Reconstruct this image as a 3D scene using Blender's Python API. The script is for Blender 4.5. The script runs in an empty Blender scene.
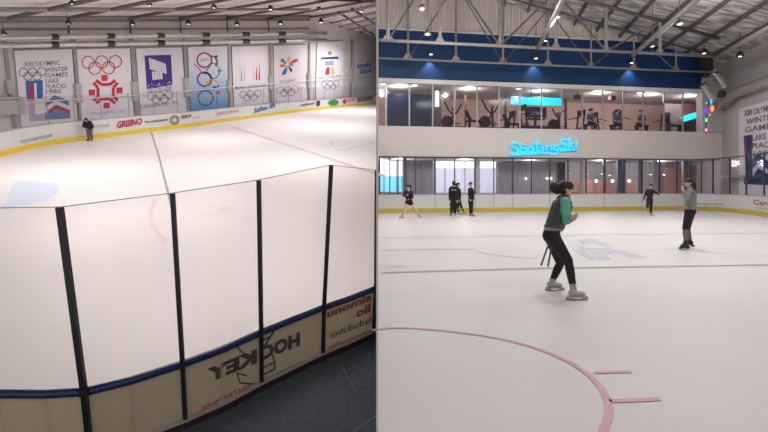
import bpy, bmesh, math, random
from mathutils import Vector as V, Matrix, Quaternion
random.seed(4)
sc = bpy.context.scene
COL = sc.collection
PI = math.pi
F = 500.0            # focal length in pixels
HZ = 184.0           # image row of the eye level
CAM = V((0, 0, 1.6))

# ------------------------------------------------------------------ camera
cd = bpy.data.cameras.new('camera'); cam = bpy.data.objects.new('camera', cd); COL.objects.link(cam)
cam.location = CAM; cam.rotation_euler = (PI/2, 0, 0)
cd.sensor_width = 36; cd.lens = F/768*36; cd.shift_y = -(216-HZ)/768
cd.clip_end = 400; sc.camera = cam
vs = sc.view_settings
vs.view_transform = 'Standard'; vs.look = 'None'; vs.gamma = 1; vs.use_curve_mapping = False; vs.exposure = .16
try:
    sc.cycles.use_denoising = True
    sc.cycles.max_bounces = 8; sc.cycles.transparent_max_bounces = 24
    sc.cycles.sample_clamp_indirect = 4
except Exception: pass

# ------------------------------------------------------------------ frames: the training hall on the right, the banked hall on the left
HL = 5.0
th = math.atan(112/500)
nl = V((.04*math.cos(th), -math.sin(th), math.cos(th))).normalized()
yl = (V((0, 1, 0)) - nl*nl.y).normalized()
xl = yl.cross(nl)
RL = Matrix((xl, yl, nl)).transposed()
ML = Matrix.Translation(CAM - RL @ V((0, 0, HL))) @ RL.to_4x4()
MLi = ML.inverted()
FR = {'R': Matrix.Identity(4), 'L': ML}
EYE = {'R': CAM, 'L': V((0, 0, HL))}

def ray(fr, u, v):
    d = V(((u-384)/F, 1, (HZ-v)/F))
    return d if fr == 'R' else RL.transposed() @ d

class Plane:
    def __init__(s, fr, p, n):
        s.fr = fr; s.p = V(p); s.n = V(n).normalized()
    def pt(s, u, v, off=0.0):
        d = ray(s.fr, u, v); o = EYE[s.fr]
        return o + d*(((s.p + s.n*off) - o).dot(s.n)/d.dot(s.n))
ICEL = Plane('L', (0, 0, 0), (0, 0, 1)); ICER = Plane('R', (0, 0, 0), (0, 0, 1))
def at(u, v, D):
    return CAM + ray('R', u, v)*D

# ------------------------------------------------------------------ materials
MATS = {}
def lin(c):
    return tuple(((x/255)/12.92 if x/255 <= .04045 else ((x/255+.055)/1.055)**2.4) for x in c)
def mat(name, rgb, rough=.6, metal=0, var=.06, scale=6, bump=0, emit=0, spec=.5, kind=None):
    if name in MATS: return MATS[name]
    m = bpy.data.materials.new(name); m.use_nodes = True
    nt = m.node_tree; b = nt.nodes['Principled BSDF']
    c = lin(rgb)
    tc = nt.nodes.new('ShaderNodeTexCoord')
    no = nt.nodes.new('ShaderNodeTexNoise'); no.inputs['Scale'].default_value = scale; no.inputs['Detail'].default_value = 4
    nt.links.new(tc.outputs['Object'], no.inputs['Vector'])
    rp = nt.nodes.new('ShaderNodeValToRGB')
    rp.color_ramp.elements[0].position = .3; rp.color_ramp.elements[1].position = .7
    rp.color_ramp.elements[0].color = tuple(x*(1-var) for x in c)+(1,)
    rp.color_ramp.elements[1].color = tuple(min(1, x*(1+var)) for x in c)+(1,)
    nt.links.new(no.outputs['Fac'], rp.inputs['Fac']); nt.links.new(rp.outputs['Color'], b.inputs['Base Color'])
    b.inputs['Roughness'].default_value = rough; b.inputs['Metallic'].default_value = metal
    b.inputs['Specular IOR Level'].default_value = spec
    if kind == 'corrugated':       # folded sheet metal: ribs by bump
        wv = nt.nodes.new('ShaderNodeTexWave'); wv.inputs['Scale'].default_value = scale; wv.bands_direction = 'X'
        nt.links.new(tc.outputs['Object'], wv.inputs['Vector'])
        bp = nt.nodes.new('ShaderNodeBump'); bp.inputs['Strength'].default_value = bump; bp.inputs['Distance'].default_value = .05
        nt.links.new(wv.outputs['Fac'], bp.inputs['Height']); nt.links.new(bp.outputs['Normal'], b.inputs['Normal'])
        no.inputs['Scale'].default_value = .8
    elif bump:
        bp = nt.nodes.new('ShaderNodeBump'); bp.inputs['Strength'].default_value = bump; bp.inputs['Distance'].default_value = .05
        nt.links.new(no.outputs['Fac'], bp.inputs['Height']); nt.links.new(bp.outputs['Normal'], b.inputs['Normal'])
    if emit:
        b.inputs['Emission Color'].default_value = c+(1,); b.inputs['Emission Strength'].default_value = emit
    MATS[name] = m
    return m
def glassmat(name, tint, gloss=.06):
    m = bpy.data.materials.new(name); m.use_nodes = True; nt = m.node_tree
    nt.nodes.remove(nt.nodes['Principled BSDF']); out = nt.nodes['Material Output']
    t = nt.nodes.new('ShaderNodeBsdfTransparent'); g = nt.nodes.new('ShaderNodeBsdfGlossy'); g.inputs['Roughness'].default_value = .08
    no = nt.nodes.new('ShaderNodeTexNoise'); no.inputs['Scale'].default_value = 3
    rp = nt.nodes.new('ShaderNodeValToRGB')
    rp.color_ramp.elements[0].color = tuple(x*.985 for x in tint)+(1,); rp.color_ramp.elements[1].color = tuple(tint)+(1,)
    nt.links.new(no.outputs['Fac'], rp.inputs['Fac']); nt.links.new(rp.outputs['Color'], t.inputs['Color'])
    mx = nt.nodes.new('ShaderNodeMixShader'); mx.inputs['Fac'].default_value = gloss
    nt.links.new(t.outputs[0], mx.inputs[1]); nt.links.new(g.outputs[0], mx.inputs[2]); nt.links.new(mx.outputs[0], out.inputs['Surface'])
    return m

M = dict(
 iceL=mat('pale_ice', (238, 232, 231), .45, var=.015, scale=.5, spec=.3),
 iceR=mat('grey_ice', (217, 213, 212), .48, var=.03, scale=.6, spec=.25),
 yellow=mat('yellow_kick', (226, 196, 60), .5, var=.08),
 yellowR=mat('mustard_kick', (198, 178, 64), .5, var=.08),
 boardW=mat('white_board', (214, 213, 212), .4, var=.03, scale=1.5),
 boardB=mat('translucent_board', (184, 170, 150), .45, var=.03, scale=1.2),
 navy=mat('navy_rail', (18, 36, 88), .25, var=.15),
 black=mat('black_post', (22, 20, 28), .4, var=.2),
 maroon=mat('maroon_kick_plate', (62, 40, 46), .5, var=.2),
 rubber=mat('rubber_mat', (74, 82, 90), .8, var=.18, scale=9, bump=.1),
 seam=mat('mat_seam', (120, 128, 134), .7),
 wallL=mat('cool_white_wall', (208, 204, 203), .7, var=.03, scale=.6),
 pillar=mat('grey_pillar', (150, 146, 147), .6, var=.06),
 boxgrey=mat('grey_box', (176, 172, 172), .5, var=.05),
 banner=mat('banner_cloth', (224, 218, 226), .7, var=.02, scale=2),
 tube=mat('silver_duct', (206, 204, 196), .28, .75, var=.08, scale=2),
 dark=mat('dark_bracket', (62, 58, 54), .6),
 roofL=mat('beige_roof', (226, 217, 211), .7, var=.05, scale=.7),
 roofD=mat('ribbed_roof', (160, 152, 147), .6, 0, var=.12, scale=2.2, bump=.9, kind='corrugated'),
 steel=mat('grey_steel', (148, 142, 139), .5, .1, var=.08),
 steelD=mat('dark_steel', (100, 94, 91), .5, .1, var=.1),
 roofR=mat('foil_roof', (226, 221, 219), .45, .15, var=.25, scale=1.6, bump=.9),
 gable=mat('gable_cladding', (226, 214, 204), .6, var=.05, scale=1.6, bump=.8, kind='corrugated'),
 blue=mat('deep_blue_wall', (12, 58, 106), .55, var=.1, scale=.8),
 bulk=mat('warm_white_wall', (216, 207, 200), .7, var=.02, scale=.5),
 wallR=mat('side_wall', (186, 181, 180), .7, var=.04, scale=.5),
 white=mat('white_paint', (225, 222, 220), .5, var=.03),
 mull=mat('mullion_metal', (172, 164, 162), .4, .3),
 lamp=mat('lamp_glow', (255, 250, 240), .5, emit=5),
 lampS=mat('small_lamp_glow', (255, 240, 215), .5, emit=6),
 cyan=mat('cyan_glow', (40, 205, 245), .5, emit=.95, var=.03),
 cyanN=mat('cyan_neon', (38, 196, 245), .5, emit=.9, var=.1),
 gymwall=mat('pink_plaster', (226, 192, 180), .7, var=.05, scale=.5),
 gymnavy=mat('navy_partition', (38, 54, 88), .5, var=.15, scale=.7),
 equip=mat('gym_black', (52, 42, 44), .5, var=.15),
 equipG=mat('gym_grey', (120, 108, 108), .5, var=.1),
 brown=mat('brown_column', (88, 58, 54), .6, var=.12),
 screen=mat('screen_dark', (50, 44, 60), .3, emit=.15),
 lobby=mat('lobby_grey', (176, 172, 176), .6, var=.12, scale=.5),
 lobbyD=mat('lobby_dark', (112, 111, 118), .6, var=.12, scale=.6),
 curtain=mat('silver_curtain', (206, 204, 212), .45, .1, var=.12, scale=.6),
 daylight=mat('bright_window', (238, 240, 252), .5, emit=1.0, var=.05),
 daycyan=mat('cyan_window', (120, 214, 236), .5, emit=.7, var=.08),
 daygrey=mat('grey_window', (204, 206, 222), .5, emit=.5, var=.08),
 redbooth=mat('rose_booth', (184, 140, 132), .6, var=.15),
 skin=mat('skin', (206, 162, 140), .5, var=.04, scale=20),
 skinP=mat('pale_skin', (214, 182, 170), .5, var=.04, scale=20),
 hair=mat('dark_hair', (20, 15, 17), .5, var=.3, scale=40, bump=.4),
 blackcloth=mat('black_cloth', (13, 12, 16), .7, var=.2, scale=20),
 vest=mat('charcoal_vest', (62, 60, 68), .5, var=.12, scale=12, bump=.2),
 green=mat('mint_sleeve', (96, 176, 150), .6, var=.06, scale=12),
 greytop=mat('grey_top', (124, 126, 124), .7, var=.06, scale=12),
 greysock=mat('grey_sock', (104, 98, 100), .7, var=.15),
 bootW=mat('white_boot', (176, 166, 160), .4, var=.05),
 bootK=mat('black_boot', (28, 26, 30), .4, var=.15),
 blade=mat('steel_blade', (150, 146, 144), .25, .8),
 bluegrey=mat('blue_grey_cloth', (84, 96, 118), .7, var=.1),
 purple=mat('mauve_trousers', (108, 92, 122), .7, var=.15),
 eye=mat('eye_dark', (24, 18, 18), .3), lip=mat('lip', (160, 92, 88), .5),
 red=mat('print_red', (196, 36, 60), .6), navyp=mat('print_navy', (44, 58, 112), .6), purp=mat('print_purple', (58, 40, 128), .6),
 bluep=mat('print_blue', (34, 100, 176), .6), greyp=mat('print_grey', (112, 108, 118), .6), greenp=mat('print_green', (60, 140, 80), .6),
 yel=mat('print_yellow', (226, 178, 50), .6), orange=mat('print_orange', (214, 104, 60), .6), teal=mat('print_teal', (120, 176, 172), .6),
 pink=mat('print_pink', (216, 128, 140), .6), mag=mat('print_crimson', (176, 28, 72), .6), lav=mat('print_lavender', (150, 146, 190), .6),
 wash=mat('print_steel_blue', (104, 122, 166), .6), rosewash=mat('print_rose_grey', (182, 164, 184), .6), blackp=mat('print_black', (44, 40, 46), .6),
 skyp=mat('print_sky', (120, 176, 220), .6), darkred=mat('print_brick', (150, 70, 62), .6), olive=mat('print_olive', (136, 150, 110), .6),
 adgrey=mat('print_board_grey', (84, 76, 72), .6), adred=mat('print_board_red', (186, 96, 84), .6), adbrick=mat('print_board_brick', (152, 88, 76), .6),
 linered=mat('ice_red', (206, 160, 168), .5, var=.1), lineblue=mat('ice_blue_grey', (168, 170, 180), .5), linegrey=mat('ice_dark_line', (160, 154, 157), .5),
 icepatch=mat('ice_pale_blue', (214, 222, 239), .45, var=.03), icepink=mat('ice_pale_pink', (235, 217, 218), .45), icelogo=mat('ice_logo_grey', (192, 194, 204), .45, var=.06), iceblur=mat('ice_faint_line', (206, 200, 203), .45),
 iceblush=mat('ice_faint_rose', (222, 202, 206), .45),
 bulbP=mat('bulb_purple', (90, 50, 240), .5, emit=1.2), bulbO=mat('bulb_orange', (255, 150, 30), .5, emit=1.2), bulbC=mat('bulb_cyan', (40, 180, 255), .5, emit=1.2),
 bulbG=mat('bulb_green', (80, 220, 180), .5, emit=1.2), bulbK=mat('bulb_pink', (250, 140, 200), .5, emit=1.2),
)
_nt = M['boardB'].node_tree; _b = _nt.nodes['Principled BSDF']; _t = _nt.nodes.new('ShaderNodeBsdfTranslucent'); _m = _nt.nodes.new('ShaderNodeMixShader')
_t.inputs['Color'].default_value = lin((236, 229, 212))+(1,); _m.inputs['Fac'].default_value = .35
_nt.links.new(_b.outputs[0], _m.inputs[1]); _nt.links.new(_t.outputs[0], _m.inputs[2]); _nt.links.new(_m.outputs[0], _nt.nodes['Material Output'].inputs['Surface'])
_nt = M['roofR'].node_tree; _b = _nt.nodes['Principled BSDF']; _tc = _nt.nodes['Texture Coordinate']; _mp = _nt.nodes.new('ShaderNodeMapping'); _mp.inputs['Scale'].default_value = (.9, 3.4, 1)
_no = _nt.nodes['Noise Texture']; _no.inputs['Scale'].default_value = 1.0; _no.inputs['Detail'].default_value = 3; _no.inputs['Distortion'].default_value = .6
_nt.links.new(_tc.outputs['Object'], _mp.inputs[0]); _nt.links.new(_mp.outputs[0], _no.inputs['Vector'])
_r = _nt.nodes['Color Ramp']; _r.color_ramp.elements[0].position = .38; _r.color_ramp.elements[1].position = .66
_r.color_ramp.elements[0].color = lin((150, 145, 144))+(1,); _r.color_ramp.elements[1].color = lin((246, 242, 240))+(1,)
M['panelgrad'] = mat('banner_gradient', (150, 190, 224), .7)
# a cloth printed from white (top) to blue (bottom)
_nt = M['panelgrad'].node_tree; _b = _nt.nodes['Principled BSDF']
_tc = _nt.nodes.new('ShaderNodeTexCoord'); _sx = _nt.nodes.new('ShaderNodeSeparateXYZ'); _rp = _nt.nodes.new('ShaderNodeValToRGB')
_nt.links.new(_tc.outputs['Generated'], _sx.inputs[0]); _nt.links.new(_sx.outputs['Z'], _rp.inputs['Fac'])
_rp.color_ramp.elements[0].color = lin((96, 150, 204))+(1,); _rp.color_ramp.elements[0].position = .05
_rp.color_ramp.elements[1].color = lin((222, 222, 232))+(1,); _rp.color_ramp.elements[1].position = .75
_nt.links.new(_rp.outputs['Color'], _b.inputs['Base Color'])
GLASS = glassmat('clear_glass', (.955, .945, .945), .02)
GLASSF = glassmat('far_glass', (.94, .94, .95), .02)
GLASSG = glassmat('gym_glass', (.94, .93, .94), .012)

# ------------------------------------------------------------------ mesh building
class B:
    def __init__(s): s.v = []; s.f = []
    def add(s, vs_, fs):
        n = len(s.v); s.v += [V(x) for x in vs_]; s.f += [tuple(i+n for i in f) for f in fs]; return s
    def hexa(s, c):      # 8 corners: bottom ring then top ring
        return s.add(c, [(3,2,1,0),(4,5,6,7),(0,1,5,4),(1,2,6,5),(2,3,7,6),(3,0,4,7)])
    def box(s, c, sx, sy, sz, rz=0, ax=None):
        ax = ax or (V((math.cos(rz), math.sin(rz), 0)), V((-math.sin(rz), math.cos(rz), 0)), V((0, 0, 1)))
        c = V(c); X, Y, Z = ax[0]*sx/2, ax[1]*sy/2, ax[2]*sz/2
        return s.hexa([c-X-Y-Z, c+X-Y-Z, c+X+Y-Z, c-X+Y-Z, c-X-Y+Z, c+X-Y+Z, c+X+Y+Z, c-X+Y+Z])
    def bar(s, a, b, w, h=None, up=V((0, 0, 1))):
        a, b = V(a), V(b); h = h or w; d = (b-a)
        L = d.length; d = d/L
        if abs(d.dot(up)) > .98: up = V((0, 1, 0))
        x = d.cross(up).normalized(); z = x.cross(d)
        return s.box((a+b)/2, w, L, h, ax=(x, d, z))
    def tube(s, pts, r, n=8, caps=True):
        pts = [V(p) for p in pts]; rr = r if isinstance(r, (list, tuple)) else [r]*len(pts)
        vv = []; ff = []; pn = None
        for i, p in enumerate(pts):
            t = ((pts[min(i+1, len(pts)-1)]-p).normalized()+(p-pts[max(i-1, 0)]).normalized())
            t.normalize()
            if pn is None:
                up = V((0, 0, 1)) if abs(t.z) < .9 else V((0, 1, 0)); pn = t.cross(up).normalized()
            pn = (pn - t*pn.dot(t)).normalized(); q = t.cross(pn)
            for k in range(n):
                a = 2*PI*k/n; vv.append(p+(pn*math.cos(a)+q*math.sin(a))*rr[i])
        for i in range(len(pts)-1):
            for k in range(n):
                ff.append((i*n+k, i*n+(k+1) % n, (i+1)*n+(k+1) % n, (i+1)*n+k))
        if caps:
            ff.append(tuple(range(n))[::-1]); ff.append(tuple((len(pts)-1)*n+k for k in range(n)))
        return s.add(vv, ff)
    def lathe(s, c, prof, n=16, axis=V((0, 0, 1))):     # prof: (radius, height) pairs
        axis = V(axis).normalized(); up = V((1, 0, 0)) if abs(axis.x) < .9 else V((0, 1, 0))
        x = axis.cross(up).normalized(); y = axis.cross(x); c = V(c); vv = []; ff = []
        for r, h in prof:
            for k in range(n):
                a = 2*PI*k/n; vv.append(c+axis*h+(x*math.cos(a)+y*math.sin(a))*max(r, 1e-4))
        for i in range(len(prof)-1):
            for k in range(n):
                ff.append((i*n+k, i*n+(k+1) % n, (i+1)*n+(k+1) % n, (i+1)*n+k))
        ff.append(tuple(range(n))[::-1]); ff.append(tuple((len(prof)-1)*n+k for k in range(n)))
        return s.add(vv, ff)
    def ell(s, c, rx, ry, rz, R=None, nu=14, nv=9):
        c = V(c); R = R or Matrix.Identity(3); vv = [c+R @ V((0, 0, -rz))]; ff = []
        for i in range(1, nv):
            p = -PI/2+PI*i/nv
            for k in range(nu):
                a = 2*PI*k/nu; vv.append(c+R @ V((rx*math.cos(p)*math.cos(a), ry*math.cos(p)*math.sin(a), rz*math.sin(p))))
        vv.append(c+R @ V((0, 0, rz))); top = len(vv)-1
        for k in range(nu): ff.append((0, 1+(k+1) % nu, 1+k))
        for i in range(nv-2):
            for k in range(nu):
                a = 1+i*nu; ff.append((a+k, a+(k+1) % nu, a+nu+(k+1) % nu, a+nu+k))
        a = 1+(nv-2)*nu
        for k in range(nu): ff.append((a+k, a+(k+1) % nu, top))
        return s.add(vv, ff)
    def prism(s, pts, ext):       # closed polygon pushed along a vector
        pts = [V(p) for p in pts]; n = len(pts); e = V(ext)
        return s.add(pts+[p+e for p in pts], [tuple(range(n))[::-1], tuple(range(n, 2*n))]+[(i, (i+1) % n, n+(i+1) % n, n+i) for i in range(n)])
    def strip(s, A, C):           # ribbon between two equally long polylines
        n = len(A); return s.add(list(A)+list(C), [(i, i+1, n+i+1, n+i) for i in range(n-1)])

def build(name, b, m, parent=None, fr=None, base=None, smooth=False, clip=False, bevel=0):
    """one mesh object from absolute coordinates of its frame"""
    if parent is not None: fr = parent['_fr']; base = V(parent['_base'])
    fr = fr or 'R'
    if base is None:
        lo = [min(p[i] for p in b.v) for i in range(3)]; hi = [max(p[i] for p in b.v) for i in range(3)]
        base = V(((lo[0]+hi[0])/2, (lo[1]+hi[1])/2, lo[2]))
    base = V(base)
    me = bpy.data.meshes.new(name); me.from_pydata([tuple(p-base) for p in b.v], [], b.f); me.validate()
    bm = bmesh.new(); bm.from_mesh(me); bmesh.ops.recalc_face_normals(bm, faces=bm.faces[:])
    if clip:                      # the left hall ends at the dividing wall
        mi = FR[fr].inverted(); no = FR[fr].to_3x3().transposed() @ V((1, .012, 0))
        co = mi @ V((-.004, 0, 0)) - base
        bmesh.ops.bisect_plane(bm, geom=bm.verts[:]+bm.edges[:]+bm.faces[:], plane_co=co, plane_no=no, clear_outer=True)
    ng = [f for f in bm.faces if len(f.verts) > 4]
    if ng: bmesh.ops.triangulate(bm, faces=ng)
    bm.to_mesh(me); bm.free()
    me.materials.append(m)
    if smooth: me.polygons.foreach_set('use_smooth', [True]*len(me.polygons))
    o = bpy.data.objects.new(name, me); COL.objects.link(o)
    if parent is not None: o.parent = parent
    else: o.matrix_world = FR[fr] @ Matrix.Translation(base)
    o['_fr'] = fr; o['_base'] = tuple(base)
    if bevel:
        bv = o.modifiers.new('bevel', 'BEVEL'); bv.width = bevel; bv.segments = 2; bv.limit_method = 'ANGLE'
    return o
def thing(name, label, cat, base, fr='R', group=None):
    o = bpy.data.objects.new(name, None); COL.objects.link(o); o.empty_display_size = .2
    o.matrix_world = FR[fr] @ Matrix.Translation(V(base)); o['_fr'] = fr; o['_base'] = tuple(base)
    tag(o, label, cat, group); return o
def tag(o, label, cat, group=None):
    o['label'] = label; o['category'] = cat
    if group: o['group'] = group
    return o
def struct(o, label=None):
    o['kind'] = 'structure'
    if label: o['label'] = label
    return o

# lettering -> polygons in a unit box
_tx = {}
def textpoly(s, bold=0.0):
    key = (s, bold)
    if key in _tx: return _tx[key]
    cu = bpy.data.curves.new('t', 'FONT'); cu.body = s; cu.resolution_u = 2; cu.offset = bold
    ob = bpy.data.objects.new('t', cu); COL.objects.link(ob)
    bpy.context.view_layer.update()
    me = bpy.data.meshes.new_from_object(ob.evaluated_get(bpy.context.evaluated_depsgraph_get()))
    vv = [v.co.copy() for v in me.vertices]; ff = [tuple(p.vertices) for p in me.polygons]
    bpy.data.objects.remove(ob); bpy.data.curves.remove(cu); bpy.data.meshes.remove(me)
    x0 = min(v.x for v in vv); x1 = max(v.x for v in vv); y0 = min(v.y for v in vv); y1 = max(v.y for v in vv)
    vv = [((v.x-x0)/(x1-x0), (v.y-y0)/(y1-y0)) for v in vv]
    _tx[key] = (vv, ff); return vv, ff

class Print:
    """flat printing on a wall plane; positions given where the photograph shows them"""
    def __init__(s, plane, off=.02): s.pl = plane; s.off = off; s.b = B()
    def P(s, u, v): return s.pl.pt(u, v, s.off)
    def poly(s, pts):
        s.b.add([s.P(*p) for p in pts], [tuple(range(len(pts)))]); return s
    def ring(s, cu, cv, ru, rv, w, a0=0, a1=360, n=28, slant=0):
        A = []; C = []
        for i in range(n+1):
            a = math.radians(a0+(a1-a0)*i/n); x, y = math.cos(a), -math.sin(a)
            A.append(s.P(cu+x*(ru-w/2), cv+y*(rv-w/2)+slant*x*ru)); C.append(s.P(cu+x*(ru+w/2), cv+y*(rv+w/2)+slant*x*ru))
        s.b.strip(A, C); return s
    def text(s, t, u0, v0, u1, v1, h, mirror=False, bold=0, lean=0):
        vv, ff = textpoly(t, bold)
        out = []
        for x, y in vv:
            if mirror: x = 1-x
            out.append(s.P(u0+(u1-u0)*x+lean*y, v0+(v1-v0)*x-h*y))
        s.b.add(out, ff); return s
    def line(s, pts, w):
        for (a, c), (d, e) in zip(pts, pts[1:]):
            L = math.hypot(d-a, e-c) or 1; nx, ny = -(e-c)/L*w/2, (d-a)/L*w/2
            s.poly([(a+nx, c+ny), (d+nx, e+ny), (d-nx, e-ny), (a-nx, c-ny)])
        return s
    def done(s, name, m, parent): return build(name, s.b, m, parent)

# =================================================================== LEFT HALL
nW = V((.9386, -.345, 0)); dW = V((.345, .9386, 0))
WL = Plane('L', V((-17.31, 37.45, 0))-nW*1.5, nW)
S0 = WL.pt(-60, 18); S1 = WL.pt(312, 15); S2 = WL.pt(384, 40.5)
def foot(p): return V((p.x, p.y, 0))
# far wall
b = B(); b.prism([foot(S0), foot(S2), S2, S1, S0], -nW*.3)
struct(build('wall_left', b, M['wallL'], fr='L', clip=True))
# roof over the left hall
eR = nW+V((0, 0, .14))
b = B(); b.prism([WL.pt(-60, 37, .05), WL.pt(312, 31, .05), S1+nW*.05, S0+nW*.05], nW*.1); struct(build('trim_30', b, M['roofL'], fr='L', clip=True))
b = B(); b.prism([S0, S1, S1+eR*9, S0+eR*9], V((0, 0, .25)))
struct(build('ceiling_left', b, M['roofL'], fr='L', clip=True))
b = B(); b.prism([S0+eR*9, S1+eR*9, S1+eR*40, S0+eR*40-dW*20, S0-dW*20+eR*9], V((0, 0, .25)))
struct(build('ceiling_ribbed', b, M['roofD'], fr='L', clip=True))
RP = Plane('L', S0-V((0, 0, .3)), (S1-S0).cross(eR))
_o = EYE['L']; _d = ray('L', 384, 8)
P3 = _o+_d*(46/_d.y)
b = B(); b.prism([S1, S2, P3, S1+eR*9], V((0, 0, .25)))
struct(build('ceiling_slope', b, M['roofL'], fr='L', clip=True))
RB = Plane('L', S1-V((0, 0, .2)), (S2-S1).cross(P3-S1))
# roof framing
RF = thing('roof_frame', 'grey roof framing of purlins, rafters and hangers over the left rink', 'roof frame', WL.pt(150, 18, 1), 'L')
RF2 = thing('roof_frame', 'diagonal grey purlins of the small sloping roof beside the dividing wall', 'roof frame', WL.pt(345, 25, .5), 'L')
def beam(fr, pts, r, label, m='steel', name='roof_beam', group=None, clip=True):
    b = B(); b.tube(pts, r, 8); return build(name, b, M[m], RF2 if name == 'slope_purlin' else RF, clip=clip, smooth=True)
for i, (v0, v1, w) in enumerate([(9.5, 9.5, .12), (18.6, 16.5, .16), (21.5, 20, .08), (29.5, 28.5, .07)]):
    _q = RP if i == 0 else WL
    beam('L', [_q.pt(-30, v0, .3 if i else 0), _q.pt(310, v1, .3 if i else 0)], w, ['slim grey purlin running along the ribbed roof over the left rink', 'thick grey purlin under the beige roof above the silver ducts', 'thin rod just below the thick purlin over the left rink', 'lowest slim purlin right above the silver wall ducts'][i])
for i, (u0, L, w_) in enumerate([(68, 9, 'above the gap between first and second banner'), (130, 10, 'above the gap between second and third banner'), (180, 11, 'above the gap left of the blue ring banner'), (227, 12, 'above the gap right of the blue ring banner'), (268, 13, 'above the flower emblem banner'), (304, 13, 'at the end of the silver ducts'), (8, 8, 'at the left edge of the picture')]):
    p0 = RP.pt(u0, 18.2); q0 = p0+eR.normalized()*L
    beam('L', [p0, q0], .11, 'grey roof rafter '+w_, 'steelD', 'rafter', 'rafters over the left rink')
for i, (u, v) in enumerate([(68, 22), (130, 22), (180, 19), (227, 19), (268, 20)]):
    p = WL.pt(u, v-3, .5); beam('L', [p, WL.pt(u+1, 36, .5)], .07, 'short vertical hanger under roof '+['over the blue chevron banner edge', 'over the red snowflake banner edge', 'over the purple banner edge', 'right of the coloured ring banner', 'over the flower banner'][i], 'steelD', 'roof_hanger', 'roof hangers over the left rink')
for i, (a, c) in enumerate([((320, 18), (382, 4)), ((328, 24), (382, 11)), ((338, 27), (382, 17)), ((349, 30), (382, 22)), ((360, 33), (382, 27)), ((338, 12), (374, 35)), ((352, 9), (380, 27))]):
    beam('L', [RB.pt(*a), RB.pt(*c)], .13, ['topmost', 'second', 'third', 'fourth', 'lowest', 'left diagonal', 'right diagonal'][i]+' grey purlin on the small sloping roof beside the dividing wall', 'steelD' if i > 4 else 'steel', 'slope_purlin')
# silver ducts along the wall
for k, (ya, yb, r, off) in enumerate([(37.5, 33, .20, 1.0), (45.5, 40, .22, .8)]):
    lab = ['upper silver duct running along the wall over the banners', 'lower silver duct running along the wall just above the banners'][k]
    t = thing('wall_duct', lab, 'duct', WL.pt(160, (ya+yb)/2, off), 'L', 'silver ducts over the banners')
    pts = [WL.pt(-40+i*(366/14), ya-.1*0+(yb-ya)*((-40+i*(366/14))/326), off) for i in range(15)]
    b = B(); b.tube(pts, [r*(.55+.45*p.y/65) for p in pts], 12); build('pipe', b, M['tube'], t, smooth=True)
    for u in (54, 110, 160, 205, 245, 281):
        v = ya+(yb-ya)*u/326; b = B(); p0 = WL.pt(u-3.5, v, off); p1 = WL.pt(u+3.5, v, off)
        rr = r*(.55+.45*p0.y/65)*1.15; b.tube([p0, p1], rr, 12); build('bracket', b, M['dark'], t)
# wall pillars and the rail across them
for i, (ua, va, ub, vb, w) in enumerate([(7, 52, 11, 108, 3), (74.5, 49, 80.5, 120, 4), (132, 48, 136.5, 118, 4), (183.5, 47, 188.5, 112, 4), (228.5, 46, 229.5, 110, 2.5), (270, 45.5, 271, 106, 3), (309, 44, 309, 103, 3), (350, 43, 352, 96, 3)]):
    a = WL.pt(ua, va, .06); c = WL.pt(ub, vb, .06)
    m_ = (a+c)/2; s_ = w*m_.y/500*1.1
    b = B(); z0, z1 = c.z-1.2, a.z+.6
    b.box(V((m_.x, m_.y, (z0+z1)/2)), s_, .14, z1-z0, ax=(dW, nW, V((0, 0, 1))))
    struct(build('trim_%d' % (i+1), b, M['pillar'], fr='L'))
    q = WL.pt(ua+(ub-ua)*.62, va+(vb-va)*.62, .22)
    t = B(); t.box(q, s_*1.5, .22, s_*4.2, ax=(dW, nW, V((0, 0, 1))))
    tag(build('wall_box', t, M['boxgrey'], fr='L', bevel=.02), 'grey junction box on the wall pillar '+['at the far left edge', 'left of the red snowflake banner', 'left of the purple banner', 'left of the coloured ring banner', 'right of the coloured ring banner', 'left of the flower banner', 'right of the flower banner', 'left of the last blue lettered banner'][i], 'box', 'junction boxes on the wall pillars')
b = B(); b.tube([WL.pt(u, v, .35) for u, v in ((-20, 106), (72, 99.5), (135, 95), (188, 91), (230, 87), (272, 83.5), (312, 80), (384, 75.5))], .04, 8)
tag(build('wall_rail', b, M['white'], fr='L', smooth=True), 'thin white pipe rail running along the wall behind the far glass', 'rail')
p = WL.pt(9, 107, .5); b = B()
b.box(p, 1.5, .6, .8, ax=(dW, nW, V((0, 0, 1)))).box(p+V((0, 0, .5)), 1.7, .7, .1, ax=(dW, nW, V((0, 0, 1))))
tag(build('wall_cabinet', b, M['boxgrey'], fr='L'), 'pale grey equipment cabinet on the wall left of the first banner', 'cabinet')

# ---- banners
def banner(label, TL, TR, BR, BL, m='banner', grp='hanging banners on the left wall'):
    pts = [WL.pt(*q, .10) for q in (TL, TR, BR, BL)]
    b = B(); b.prism(pts, nW*.03)
    o = build('hanging_banner', b, M[m], fr='L'); tag(o, label, 'banner', grp)
    hb = B(); hb.tube([pts[0]+nW*.02, pts[1]+nW*.02], .06, 8); build('top_rod', hb, M['steel'], o)
    return o
def pr(): return Print(WL, .145)
def rings5(o, cu, cv, r, w, cols, sl=-.03):
    for i, (dx, dy) in enumerate([(-2.25, 0), (0, 0), (2.25, 0), (-1.12, 1.0), (1.12, 1.0)]):
        pr().ring(cu+dx*r, cv+dy*r+sl*dx*r, r, r, w).done('ring', M[cols[i]], o)
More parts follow.
